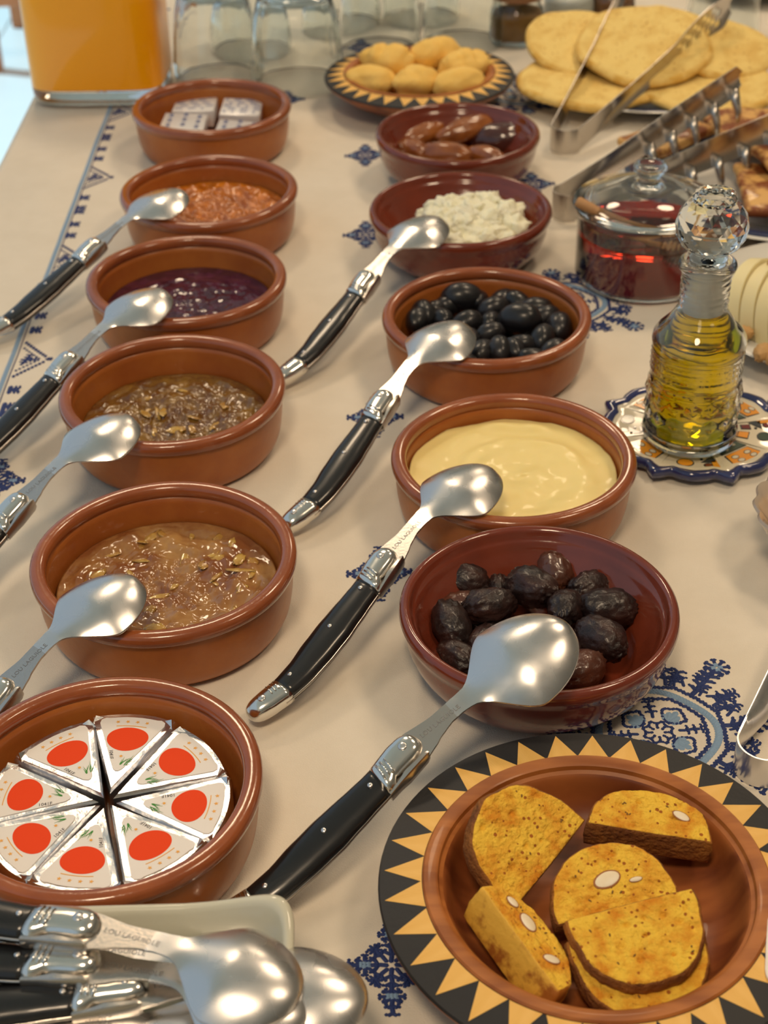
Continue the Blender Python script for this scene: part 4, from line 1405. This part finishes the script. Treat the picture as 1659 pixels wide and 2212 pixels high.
def coaster():
    """painted ceramic dish with a scalloped navy edge"""
    R = 5.55
    def sc(a):
        k = (a * 8 / (2 * pi)) % 1
        # bracket-shaped lobes: pointed tips joined by shallow curves
        t = abs(k - .5) * 2
        return 1 + .10 * t ** 3 - .045 * exp(-((t - .62) / .16) ** 2) + .03 * exp(-(t / .25) ** 2)
    N = 256
    def ring(r, z): return [(r * (1 + (sc(2 * pi * i / N) - 1) * min(1, r / R) ** 5) * cos(2 * pi * i / N), r * (1 + (sc(2 * pi * i / N) - 1) * min(1, r / R) ** 5) * sin(2 * pi * i / N), z) for i in range(N)]
    def lo(rs):
        v = [p for r, z in rs for p in ring(r, z)]
        f = [(j * N + i, j * N + (i + 1) % N, (j + 1) * N + (i + 1) % N, (j + 1) * N + i) for j in range(len(rs) - 1) for i in range(N)]
        return v, f
    v, f = lo([(.5, .05), (4.2, .02), (4.9, .1), (5.5, .45), (5.3, .78), (4.6, .66), (3.8, .62), (.5, .62)])
    f.append(tuple(reversed(range(N)))); f.append(tuple(range(7 * N, 8 * N)))
    o = MB().add(v, f).build('coaster_dish', 'glaze_white', loc=(20.3, 84.6, 0), rot=(0, 0, radians(12)))
    o.scale = (1.04, 1.0, 1)
    tag(o, 'small painted ceramic coaster with a scalloped navy edge under the oil bottle', 'coaster')
    v, f = lo([(4.85, .10), (5.65, .30), (5.72, .62), (5.62, .86), (5.4, .92), (5.2, .84), (4.98, .70), (4.9, .6), (4.85, .10)])
    MB().add(v, f).build('scalloped_edge', 'glaze_navy', o, loc=(0, 0, 0))
    pt = MB()
    mats = ['glaze_line', 'glaze_orange', 'glaze_green', 'glaze_maroon', 'glaze_white']
    def poly(p, mi, z=.655): pt.add(*prism(p, .60, z), mi)
    def grow(p, d):
        cx = sum(x for x, y in p) / len(p); cy = sum(y for x, y in p) / len(p)
        return [(x + d * (x - cx) / (hypot(x - cx, y - cy) + 1e-6), y + d * (y - cy) / (hypot(x - cx, y - cy) + 1e-6)) for x, y in p]
    def outl(p, mi):
        poly(grow(p, .09), 0, .662); poly(p, mi, .674)
    def rect(r0, r1, a0, a1): return [(r0 * cos(a0), r0 * sin(a0)), (r1 * cos(a0), r1 * sin(a0)), (r1 * cos(a1), r1 * sin(a1)), (r0 * cos(a1), r0 * sin(a1))]
    def ell(r, a, p, q): return [(r * cos(a) + p * cos(t * pi / 8) * cos(a) - q * sin(t * pi / 8) * sin(a), r * sin(a) + p * cos(t * pi / 8) * sin(a) + q * sin(t * pi / 8) * cos(a)) for t in range(16)]
    for k in range(8):
        a = k * pi / 4
        # straight cream bands between panels
        outl(rect(2.4, 4.85, a - .05, a - .02), 4)
        am = a + pi / 8
        if k % 2 == 0:
            outl(rect(3.7, 4.85, am - .25, am + .25), 1)
            for (dr, da) in ((4.05, -.13), (4.05, .12), (4.5, -.1), (4.5, .13)):
                poly(grow(ell(dr, am + da, .15, .22), .05), 0, .678); poly(ell(dr, am + da, .15, .22), 4, .684)
            outl(rect(2.3, 3.5, am - .28, am + .28), 2)
            poly(ell(3.05, am - .12, .2, .16), 4, .684)
            poly(ell(2.9, am + .14, .16, .14), 4, .684)
        else:
            outl(rect(2.7, 3.3, am - .26, am - .04), 1)
            outl(rect(2.9, 3.4, am + .1, am + .24), 3)
            outl(ell(4.25, am - .12, .36, .46), 1 if k % 4 == 1 else 2)
            outl(rect(4.0, 4.8, am + .26, am + .34), 1)
            outl(ell(4.45, am + .2, .16, .22), 3)
            poly(ell(3.75, am + .12, .1, .1), 0, .68)
            outl([(3.5 * cos(am + .3), 3.5 * sin(am + .3)), (4.1 * cos(am + .12), 4.1 * sin(am + .12)), (4.2 * cos(am + .33), 4.2 * sin(am + .33))], 0)
    pt.build('painted_pattern', mats, o, loc=(0, 0, 0), smooth=False)


def honey_jar():
    r = empty('honey_jar', (20.4, 108.2, .0))
    tag(r, 'round glass jar of dark red honey with a knobbed glass lid', 'jar')
    p = [(.4, .02), (4.7, .0), (5.05, .15), (5.2, .6), (5.2, 5.2), (5.28, 5.45), (5.35, 5.6), (5.28, 5.78), (5.12, 5.8), (5.04, 5.6), (5.07, .7), (4.85, .35), (.4, .3)]
    MB().add(*lathe(p, 96)).build('jar_glass', 'glass', r, loc=(0, 0, 0), sharp=50)
    lv = 4.0
    MB().add(*lathe([(.4, .32), (4.83, .37), (5.06, .72), (5.05, lv + .08), (4.9, lv), (.4, lv - .02)], 96)).build('honey', 'honey', r, loc=(0, 0, 0), sharp=50)
    # thick glass lid: flat flange, low dome and knob
    top = [(5.5, 5.95), (5.62, 6.08), (5.5, 6.25), (4.9, 6.32), (4.6, 6.5), (3.9, 6.95), (2.6, 7.35), (1.2, 7.55), (.85, 7.65), (.75, 8.0), (.95, 8.35), (1.25, 8.65), (1.3, 8.95), (1.1, 9.15), (.6, 9.1), (.1, 9.05)]
    bot = [(5.5, 5.95), (4.95, 5.9), (4.6, 5.85), (4.45, 6.2), (3.8, 6.65), (2.6, 7.05), (1.2, 7.25), (.1, 7.3)]
    MB().add(*lathe(bot[::-1] + top[1:], 96)).build('lid', 'glass', r, loc=(0, 0, 0), sharp=60)
    # wooden dipper sticking out of the notch
    a = Vector((14.8, 106.6, 7.0)); b = Vector((22.6, 104.5, 3.1))
    d = b - a
    t = empty('honey_dipper', tuple(a))
    tag(t, 'wooden honey dipper with a round handle, sticking out of the honey jar', 'dipper')
    pts = [(0, 0, 0), tuple(d * .03), tuple(d * .5), tuple(d * .8)]
    MB().add(*tube(pts, [.34, .42, .38, .34], 20)).build('handle', 'dipper', t, loc=(0, 0, 0))
    hp = []
    rr = []
    for i in range(22):
        u = .8 + .2 * i / 21
        hp.append(tuple(d * u)); rr.append((.9 if i % 4 in (1, 2) else .55) * sin(pi * (i + 1.5) / 24) ** .5)
    MB().add(*tube(hp, rr, 20)).build('dipper_head', 'dipper', t, loc=(0, 0, 0))


def juice_bottle():
    cx, cy = -27.4, 153.0
    r = empty('juice_bottle', (cx, cy, 0), (0, 0, radians(-2)))
    tag(r, 'square glass carafe full of orange juice at the table corner', 'carafe')
    def sec(h, z, e=.36):
        p = []
        N = 80
        for i in range(N):
            a = 2 * pi * i / N + pi / N
            ca, sa = cos(a), sin(a)
            p.append((h * math.copysign(abs(ca) ** e, ca), h * .82 * math.copysign(abs(sa) ** e, sa), z))
        return p
    def lo(L):
        N = 80
        v = [p for (h, z, e) in L for p in sec(h, z, e)]
        f = [(j * N + i, j * N + (i + 1) % N, (j + 1) * N + (i + 1) % N, (j + 1) * N + i) for j in range(len(L) - 1) for i in range(N)]
        f.append(tuple(reversed(range(N)))); f.append(tuple(range((len(L) - 1) * N, len(L) * N)))
        return v, f
    base = [(5.6, 0, .36), (6.3, .3, .36), (6.6, 1.1, .36), (6.62, 1.75, .36), (6.3, 1.74, .36), (5.4, 1.4, .36)]
    MB().add(*lo(base)).build('glass_base', 'glass', r, loc=(0, 0, 0), sharp=50)
    MB().add(*lo([(5.4, 1.42, .36), (6.3, 1.76, .36), (6.62, 1.80, .36), (6.64, 17, .36), (6.2, 19, .4), (4.6, 21.5, .6), (4.0, 22.1, .7)])).build('orange_juice', 'juice', r, loc=(0, 0, 0), sharp=50)
    neck = [(4.0, 22.1, .7), (3.0, 23, .9), (2.6, 24, 1), (2.6, 27, 1), (2.9, 27.3, 1), (2.9, 27.9, 1), (2.3, 27.9, 1), (2.3, 24, 1), (2.8, 22.8, .9), (3.8, 22.1, .7)]
    MB().add(*lo(neck)).build('carafe_neck', 'glass', r, loc=(0, 0, 0), sharp=50)


def tumblers():
    L = [(-16.1, 155.8, 4.45, 'upturned clear tumbler right beside the juice carafe'),
         (-7.8, 153.9, 4.75, 'upturned clear tumbler between the butter bowl and the cookie bowl'),
         (.6, 163.6, 4.4, 'upturned tumbler just behind the cookie bowl at its left'),
         (9.6, 165.4, 4.4, 'upturned tumbler behind the cookies, beside the brown spice jar'),
         (-13.2, 165.2, 4.4, 'upturned tumbler in the second row behind the gap'),
         (-3.6, 173.5, 4.4, 'upturned tumbler of the back row, near the middle'),
         (5.4, 175.2, 4.4, 'upturned tumbler of the back row, furthest right'),
         (37.6, 165.5, 4.0, 'clear glass at the right photo edge behind the bread plate')]
    k = 10.5
    proto = None
    for (x, y, R, lab) in L:
        if proto is None:
            def fl(r, z, a):
                q = .05 * abs(sin(a * 6)) * (1 if 1.2 < z < 8.8 else 0)
                return r + q, z
            p = [(4.0, 0), (4.2, .08), (4.25, .5), (4.2, 2), (4.0, 4.5), (3.65, 7.2), (3.2, 9.2), (2.9, 10.0), (2.6, 10.2), (.3, 10.15),
                 (.3, 9.2), (2.3, 9.0), (2.9, 8.3), (3.45, 6.4), (3.8, 4), (3.98, 1.5), (3.95, 0)]
            proto = MB().add(*lathe(p + [(4.0, 0)], 72, fl, False, False)).build('glass_tumbler', 'glass_thin', sharp=60)
            o = proto
        else:
            o = copy_tree(proto)
        o.location = W(x, y, .02); o.scale = (R / 4.25, R / 4.25, 1)
        tag(o, lab, 'glass', 'upturned glass tumblers')


def spice_jars():
    for (x, y, fill, lidm, lab, sc) in ((15.5, 165.9, 'spice', 'cork', 'small glass jar of ground brown spice behind the cookie bowl', 1.0),
                                        (21.6, 170.6, 'salt', None, 'small glass jar of coarse white salt between the two brown ones', 1.0),
                                        (26.4, 171.4, 'spice2', 'cork', 'small glass jar of reddish spice behind the bread plate', .9)):
        r = empty('spice_jar', (x, y, 0.02)); r.scale = (sc, sc, sc)
        tag(r, lab, 'jar', 'small spice jars')
        MB().add(*lathe([(.3, .02), (2.7, 0), (2.95, .3), (2.95, 3.0), (2.7, 3.6), (2.5, 3.8), (2.5, 4.6), (2.35, 4.6), (2.35, 3.75), (2.6, 3.4), (2.75, 3.0), (2.75, .6), (.3, .4)], 56)).build('jar_glass', 'glass_thin', r, loc=(0, 0, 0), sharp=50)
        MB().add(*lathe([(.3, .45), (2.74, .62), (2.74, 2.9), (2.6, 3.2), (1.2, 3.3 if lidm else 3.7), (.2, 3.4 if lidm else 3.9)], 56)).build('jar_filling', fill, r, loc=(0, 0, 0))
        if lidm:
            MB().add(*lathe([(.3, 4.6), (2.6, 4.6), (2.75, 4.7), (2.75, 5.6), (2.6, 5.75), (.3, 5.75)], 56)).build('jar_lid', lidm, r, loc=(0, 0, 0), sharp=40)


def glass_dish():
    o = MB().add(*lathe([(.3, .1), (2.2, .02), (2.4, .3), (2.3, .5), (3.6, 1.6), (4.6, 3.0), (4.95, 3.6), (4.85, 3.75), (4.6, 3.55), (3.5, 1.95), (2.0, .95), (.3, .8)], 120,
                        lambda r, z, a: (r * (1 + .05 * abs(sin(a * 9)) * max(0, (z - .8) / 3)), z + (.12 * abs(sin(a * 9)) if z > 3.2 else 0)))).build('glass_dish', 'milkglass', loc=(26.0, 70.6, 0), sharp=60)
    tag(o, 'scalloped clear glass dish holding orange fruit, cut by the right photo edge', 'dish')
    for (x, y, z, lab) in ((24.9, 73.0, 3.0, 'piece of bright orange fruit at the back of the glass dish'), (26.9, 70.0, 2.7, 'piece of bright orange fruit in the middle of the glass dish')):
        o = MB().add(*blob(1.9, 1.4, 1.1, 28, 18, lambda d: 1 + .1 * nz(d.x + x, d.y, d.z, 1.6))).build('orange_fruit', 'apricot', loc=(x, y, z), rot=(0, 0, x))
        tag(o, lab, 'fruit')


# ------------------------------------------------------------------ plates and breads
def plates():
    def plate(x, y, R, name, lab, blue=False, z=0.0, grp=None):
        p = [(.3, .1), (R * .6, .05), (R * .62, .3), (R * .85, .9), (R * .985, 1.35), (R, 1.45), (R * .985, 1.52), (R * .84, 1.15), (R * .66, .65), (.3, .5)]
        o = MB().add(*lathe(p, 96)).build(name, 'plate', loc=(x, y, z), sharp=50)
        tag(o, lab, 'plate', grp)
        if blue:
            MB().add(*lathe([(R * .70, .76), (R * .70, .80), (R * .84, 1.185), (R * .965, 1.50), (R * .965, 1.46), (R * .84, 1.14), (R * .70, .76)], 96, None, False, False)).build('blue_band', 'plateblue', o, loc=(0, 0, 0))
        return o
    plate(27.2, 150.6, 11.5, 'bread_plate', 'white plate with a dark blue band under the pale round flatbreads', True)
    plate(35.4, 124.5, 14.5, 'pancake_plate', 'large plate with dark blue band under the browned folded pancakes', True)
    plate(34.0, 99.8, 11.3, 'cheese_plate', 'white plate with sliced pale cheese behind the oil bottle')
    for k in range(3):
        plate(48.5, 187.5, 13.5, 'dinner_plate', ['lowest plate of the stack in the top right corner', 'middle plate of the stack in the top right corner', 'top plate of the stack in the top right corner'][k], z=k * .75, grp='plates stacked in the top right corner')


def breads():
    def flat(R, T, seed, wob=.25):
        def h(x, y): return wob * fbm(x, y, seed, .16, 2) + .10 * nz(x, y, seed, .7)
        v = []; f = []
        prof = [(0.02, T / 2), (.2, T / 2), (.4, T / 2), (.6, T / 2), (.8, T / 2), (.93, T * .46), (.985, T * .25), (1.0, 0), (.985, -T * .25), (.93, -T * .46), (.6, -T / 2), (.02, -T / 2)]
        n = 64; mi = []
        for (k, z) in prof:
            for i in range(n):
                a = 2 * pi * i / n
                r = R * k * (1 + .03 * sin(2 * a + seed) + .015 * sin(5 * a + seed * 2))
                x, y = r * cos(a), r * sin(a)
                v.append((x, y, z + h(x, y)))
        for j in range(len(prof) - 1):
            for i in range(n):
                l = (i + 1) % n
                f.append((j * n + i, j * n + l, (j + 1) * n + l, (j + 1) * n + i)); mi.append(1 if 5 <= j <= 8 else 0)
        f.append(tuple(range(n))); mi.append(0); f.append(tuple(range((len(prof) - 1) * n, len(prof) * n))); mi.append(0)
        mb = MB(); mb.v = v; mb.f = f; mb.mi = mi
        return mb
    B = [(20.9, 146.4, 2.0, 6.9, 2, 0, 'round pale flatbread lying at the front left of the plate'),
         (31.8, 145.0, 2.0, 7.0, 3, -2, 'round pale flatbread lying at the front right of the plate, half under others'),
         (20.8, 153.0, 3.6, 5.8, 14, 3, 'round pale flatbread at the back left of the plate'),
         (26.6, 150.0, 4.3, 6.9, 13, -2, 'flatbread on top in the middle, dimpled face up'),
         (34.2, 150.6, 3.7, 5.6, 12, 5, 'flatbread at the right of the plate leaning on the pile'),
         (29.2, 156.6, 3.4, 5.6, 10, 0, 'flatbread at the back of the plate behind the pile')]
    for i, (x, y, z, R, rx, ry, lab) in enumerate(B):
        o = flat(R, .95, i + 2).build('flatbread', ['bread', 'bread_edge'], loc=(x, y, z))
        o.rotation_euler = (radians(rx), radians(ry), 0)
        tag(o, lab, 'bread', 'round flatbreads on the blue-banded plate')
    # folded browned pancakes
    P = [(25.8, 130.6, 2.5, 8.6, 4.6, 42, 'pale folded pancake with browned edge at the left of the pancake plate'),
         (36.0, 131.4, 2.7, 12.0, 8.0, 6, 'square folded pancake with brown spots at the back of the plate'),
         (36.6, 118.3, 2.5, 13.5, 9.5, -5, 'square folded pancake with dark spots at the front of the plate'),
         (37.6, 124.6, 3.7, 12.0, 8.5, 12, 'browned pancake lying on top of the others under the tongs')]
    for i, (x, y, z, a, b, r, lab) in enumerate(P):
        v, f = rbox(-a / 2, a / 2, -b / 2, b / 2, -.45, .45, .4, 4)
        bm = bmesh.new()
        vs = [bm.verts.new(p) for p in v]
        for q in f: bm.faces.new([vs[k] for k in q])
        bmesh.ops.subdivide_edges(bm, edges=[e for e in bm.edges if e.calc_length() > 2], cuts=9, use_grid_fill=True)
        bm.verts.index_update()
        v = [tuple(q.co) for q in bm.verts]; f = [tuple(q.index for q in g.verts) for g in bm.faces]
        bm.free()
        mb = MB().add([(p[0] * (1 + .03 * nz(p[1], i, 0, .5)), p[1] * (1 + .04 * nz(p[0], i, 0, .5)), p[2] + .45 * fbm(p[0], p[1], i * 3, .22, 2)) for p in v], f)
        o = mb.build('folded_pancake', 'msemen', loc=(x, y, z), rot=(0, 0, radians(r)), sharp=60)
        tag(o, lab, 'pancake', 'browned pancakes on the large plate')


def cheese_slices():
    for k in range(6):
        x, y = 27.4 + k * .86, 99.2 - k * .80
        n = 26
        p = []
        for i in range(n + 1):
            a = pi * i / n
            p.append((3.6 * cos(a), 4.2 * abs(sin(a)) ** .8))
        mb = MB().add(*prism(p, -.52, .52))
        mb.v = [(a, b + .04 * nz(a, b, c + k, 1), c) for a, b, c in mb.v]
        o = mb.build('cheese_slice', 'cheese', loc=(x, y, .95), rot=(radians(90 - 14), 0, radians(50)), sharp=40)
        m = o.data
        lab = ['cheese slice at the left end of the fan, with the toothpick in it', 'second slice of the pale cheese fan', 'third slice of the pale cheese fan', 'fourth slice of the pale cheese fan', 'fifth slice of the pale cheese fan', 'last slice of the cheese fan at the photo edge'][k]
        tag(o, lab, 'cheese', 'fan of pale cheese slices')
    o = MB().add(*tube([(27.5, 99.3, 4.2), (28.2, 99.4, 7.2), (28.9, 99.5, 10.6)], [.10, .11, .03], 8)).build('toothpick', 'stick', loc=(0, 0, 0))
    tag(o, 'wooden toothpick stuck upright in the pale cheese', 'toothpick')
    for i, (x, y) in enumerate(((25.2, 95.2), (26.3, 92.6), (27.0, 91.6))):
        o = MB().add(*blob(.95, .6, .5, 30, 20, lambda d: 1 + .3 * abs(nz(d.x + i * 4, d.y, d.z, 3)))).build('walnut_kernel', 'walnut', loc=(x, y, 1.75 - .1 * i), rot=(0, 0, i * 1.1))
        tag(o, ['walnut kernel nearest the oil bottle on the cheese plate', 'walnut kernel between two others on the cheese plate', 'walnut kernel nearest the plate rim below the cheese'][i], 'nut')


# ------------------------------------------------------------------ tongs and others
def strip(pts, zc, hw, th=.09, curve=0.0):
    """upright metal band along pts (x, y); zc, hw: lists of centre height and half height"""
    n = len(pts); nv = 7
    A = []; B = []
    for i, (x, y) in enumerate(pts):
        x0, y0 = pts[max(i - 1, 0)]; x1, y1 = pts[min(i + 1, n - 1)]
        L = hypot(x1 - x0, y1 - y0)
        nx_, ny_ = -(y1 - y0) / L, (x1 - x0) / L
        for k in range(nv):
            t = -1 + 2 * k / (nv - 1)
            c = curve[i] * (1 - t * t) if isinstance(curve, list) else curve * (1 - t * t)
            px, py, pz = x + nx_ * c, y + ny_ * c, zc[i] + hw[i] * t
            A.append((px + nx_ * th / 2, py + ny_ * th / 2, pz)); B.append((px - nx_ * th / 2, py - ny_ * th / 2, pz))
    N = n * nv
    f = []
    for i in range(n - 1):
        for k in range(nv - 1):
            a = i * nv + k
            f.append((a, a + nv, a + nv + 1, a + 1)); f.append((N + a, N + a + 1, N + a + nv + 1, N + a + nv))
        a = i * nv
        f.append((a, N + a, N + a + nv, a + nv)); a += nv - 1
        f.append((a, a + nv, N + a + nv, N + a))
    for i in (0, n - 1):
        for k in range(nv - 1):
            a = i * nv + k
            f.append((a, a + 1, N + a + 1, N + a))
    return A + B, f


def tongs():
    def lerp(a, b, t): return a + (b - a) * t
    def bend(cx, cy, r, a0, a1, n=14):
        return [(cx + r * cos(a0 + (a1 - a0) * i / n), cy + r * sin(a0 + (a1 - a0) * i / n)) for i in range(n + 1)]
    def arm(p0, p1, n=24): return [(lerp(p0[0], p1[0], i / n), lerp(p0[1], p1[1], i / n)) for i in range(n + 1)]

    # --- tongs on the flatbread plate
    r = empty('serving_tongs', (17.3, 134.2, 0))
    tag(r, 'steel serving tongs standing on edge, tips over the flatbreads', 'tongs')
    b = bend(0, 0, 1.35, radians(172), radians(342))
    MB().add(*strip(b, [1.2] * len(b), [1.12] * len(b))).build('spring_band', 'steel_soft', r, loc=(0, 0, 0), sharp=50)
    def armbuild(p0, p1, zt, tip, name):
        pts = arm(p0, p1, 30)
        zc = [1.25 + (zt - 1.25) * (i / 30) for i in range(31)]
        hw = [1.1 - .15 * sin(pi * min(1, i / 18)) if i < 18 else (1.1 + (.75 * sin(pi * (i - 18) / 13) if tip == 'paddle' else .25 * sin(pi * (i - 18) / 12) + .12 * (i % 2))) for i in range(31)]
        hw = [h * (.55 if i == 30 else 1) for i, h in enumerate(hw)]
        v, f = strip(pts, zc, hw, .1, [.28 * min(1, i / 6) for i in range(31)])
        if tip == 'paddle':
            # punch rows of holes through the blade
            keep = []
            nv = 7; N = 31 * nv
            for q in f:
                if len(q) == 4:
                    ids = [k % N for k in q]
                    i0 = min(ids) // nv; k0 = min(ids) % nv
                    inner = (max(q) < N or min(q) >= N) and 19 <= i0 <= 27 and 1 <= k0 <= 4 and (i0 + k0) % 2 == 0
                    if inner: continue
                keep.append(q)
            f = keep
        MB().add(v, f).build(name, 'steel_soft', r, loc=(0, 0, 0), recalc=False, sharp=50)
    armbuild((-1.34, .19), (9.2, 28.6), 6.0, 'wavy', 'arm')
    armbuild((1.28, -.42), (18.6, 20.5), 6.6, 'paddle', 'perforated_arm')

    # --- toothed tongs on the pancakes
    r = empty('pasta_tongs', (15.9, 119.4, 0))
    tag(r, 'steel tongs with long teeth lying across the browned pancakes', 'tongs')
    b = bend(0, 0, 1.3, radians(125), radians(290))
    MB().add(*strip(b, [1.3] * len(b), [1.15] * len(b))).build('spring_band', 'steel_soft', r, loc=(0, 0, 0), sharp=50)
    for (p0, p1, zt, nm) in (((-.75, 1.06), (15.6, 9.6), 8.2, 'upper'), ((.44, -1.22), (20.5, 5.6), 6.4, 'lower')):
        pts = arm(p0, p1, 26)
        zc = [1.35 + (zt - 1.35) * (i / 26) ** 1.05 for i in range(27)]
        hw = [1.05 + .35 * min(1, max(0, (i - 6) / 10)) for i in range(27)]
        hw[-1] = .6
        a = MB().add(*strip(pts, zc, hw, .1, [.35 * min(1, i / 5) for i in range(27)])).build('toothed_arm', 'steel_soft', r, loc=(0, 0, 0), recalc=False, sharp=50)
        ux, uy = (p1[0] - p0[0]), (p1[1] - p0[1]); L = hypot(ux, uy); ux /= L; uy /= L
        sx, sy = uy, -ux
        for k in range(5):
            i = 13 + 3 * k
            i = min(i, 26)
            x, y = pts[i]; z = zc[i] - hw[i] * .8
            q = [(x, y, z + .5), (x + sx * .4, y + sy * .4, z - .4), (x + sx * .9, y + sy * .9, z - 1.3), (x + sx * .95, y + sy * .95, z - 2.1)]
            MB().add(*tube(q, [.42, .40, .30, .14], 8)).build('tooth', 'steel_soft', a, loc=(0, 0, 0))

    # --- tongs at the lower right
    r = empty('small_tongs', (18.1, 54.1, 0))
    tag(r, 'shiny bent steel tongs standing on edge beside the large wooden bowl', 'tongs')
    b = bend(0, 0, 1.3, radians(150), radians(330), 20)
    MB().add(*strip(b, [.95] * len(b), [.9] * len(b))).build('spring_band', 'steel', r, loc=(0, 0, 0), sharp=50)
    for (p0, p1, cv) in (((-1.13, .65), (7.6, 16.5), -.75), ((1.13, -.65), (11.6, 12.5), .75)):
        pts = arm(p0, p1, 22)
        MB().add(*strip(pts, [.95 + .8 * i / 22 for i in range(23)], [.9] * 23, .1, [cv * min(1, i / 3) for i in range(23)])).build('arm', 'steel', r, loc=(0, 0, 0), recalc=False, sharp=50)


def card():
    v, f = rbox(-1.9, 1.9, -2.0, 2.0, -.03, .03, .025, 1)
    p = []
    for i in range(28):
        a = 2 * pi * i / 28
        p.append((2.1 * math.copysign(abs(cos(a)) ** .3, cos(a)), 1.9 * math.copysign(abs(sin(a)) ** .3, sin(a))))
    o = MB().add(*prism(p, -.04, .04)).build('paper_card', 'paper', loc=(17.1, 40.3, 3.12), rot=(radians(3), radians(5), radians(-14)), smooth=False)
    tag(o, 'white rounded card lying on the rim of the large wooden bowl', 'card')
    mb = MB()
    for k in range(7):
        mb.add(*box(-1.6, 1.4, 1.2 - k * .32, 1.23 - k * .32, .04, .046))
    mb.build('ruled_lines', 'steel_soft', o, loc=(0, 0, 0), smooth=False)


def chair():
    r = link('wooden_chair', None, None, (-78, 402, -75))
    tag(r, 'orange-brown wooden chair standing on the bright floor beyond the table', 'chair')
    lm = None
    for (x, y) in ((-18, -18), (18, -18), (-18, 18), (18, 18)):
        if x > 0 and y < 0:
            pass
        h = 44 if y < 0 else 88
        MB().add(*rbox(-2, 2, -2, 2, 0, h, .5)).build('leg', 'chairwood', r, loc=(x, y, 0), smooth=False)
    MB().add(*rbox(-20, 20, -20, 20, 44, 48, 1)).build('seat', 'chairwood', r, loc=(0, 0, 0), smooth=False)
    for y in (-18, 18):
        MB().add(*rbox(-18, 18, -1.2, 1.2, 16, 20, .4)).build('stretcher', 'chairwood', r, loc=(0, y, 0), smooth=False)
    for z in (62, 76):
        MB().add(*rbox(-18, 18, -1, 1, z, z + 7, .4)).build('back_rail', 'chairwood', r, loc=(0, 18, 0), smooth=False)


# ------------------------------------------------------------------ assemble
room()
table()
cl = cloth()
for (x, y) in ((13.6, 57.0), (14.0, 104.0), (14.4, 149.6)):
    medallion(cl, x, y)
for (x, y) in ((-.1, 42.9), (-.35, 70.8), (-.45, 88.1), (-1.0, 117.0), (-1.0, 134.3), (-1.4, 165.0), (13.9, 80.6), (13.7, 126.8), (29.4, 174.5), (27.0, 88.0), (-24.6, 81.3), (-8.9, 149.4), (27.5, 56.9)):
    small_motif(cl, x, y)
border(cl, 60, 200)

BOWLS = [(-14.95, 136.57, 'terracotta bowl at the back of the left row, holding foil butter portions'),
         (-13.63, 117.24, 'terracotta bowl of orange jam, second from the back in the left row'),
         (-13.96, 101.25, 'terracotta bowl of dark purple jam'),
         (-13.37, 85.3, 'terracotta bowl of greenish brown fig jam'),
         (-12.02, 67.28, 'terracotta bowl of amber jam, just behind the cheese wedges'),
         (-13.0, 50.15, 'terracotta bowl holding the foil cheese wedges, nearest in the left row'),
         (7.37, 94.6, 'terracotta bowl full of shiny black olives'),
         (7.76, 76.56, 'terracotta bowl of pale yellow butter cream')]
for i, (x, y, lab) in enumerate(BOWLS):
    terracotta_bowl(x, y, lab, i * 1.3)
for i, (x, y, lab) in enumerate([(7.87, 62.06, 'dark red glazed bowl of wrinkled olives, nearest in the right row'),
                                 (6.5, 112.3, 'dark red glazed bowl of white curd cheese'),
                                 (7.11, 128.5, 'dark red glazed bowl of brown dates')]):
    glazed_bowl(x, y, lab, i * 1.1)
wooden_bowl(8.66, 44.55, 'large wooden bowl with black and yellow triangle rim, full of biscotti', 0)
wooden_bowl(4.38, 147.0, 'far wooden bowl with triangle rim, holding golden cookies', .1)
tray()
fillings()
wedges()
butter_packs()
olives()
dates()
cookies()
biscotti()
spoons()
coaster()
oil_bottle()
honey_jar()
juice_bottle()
tumblers()
spice_jars()
glass_dish()
plates()
breads()
cheese_slices()
tongs()
card()
chair()
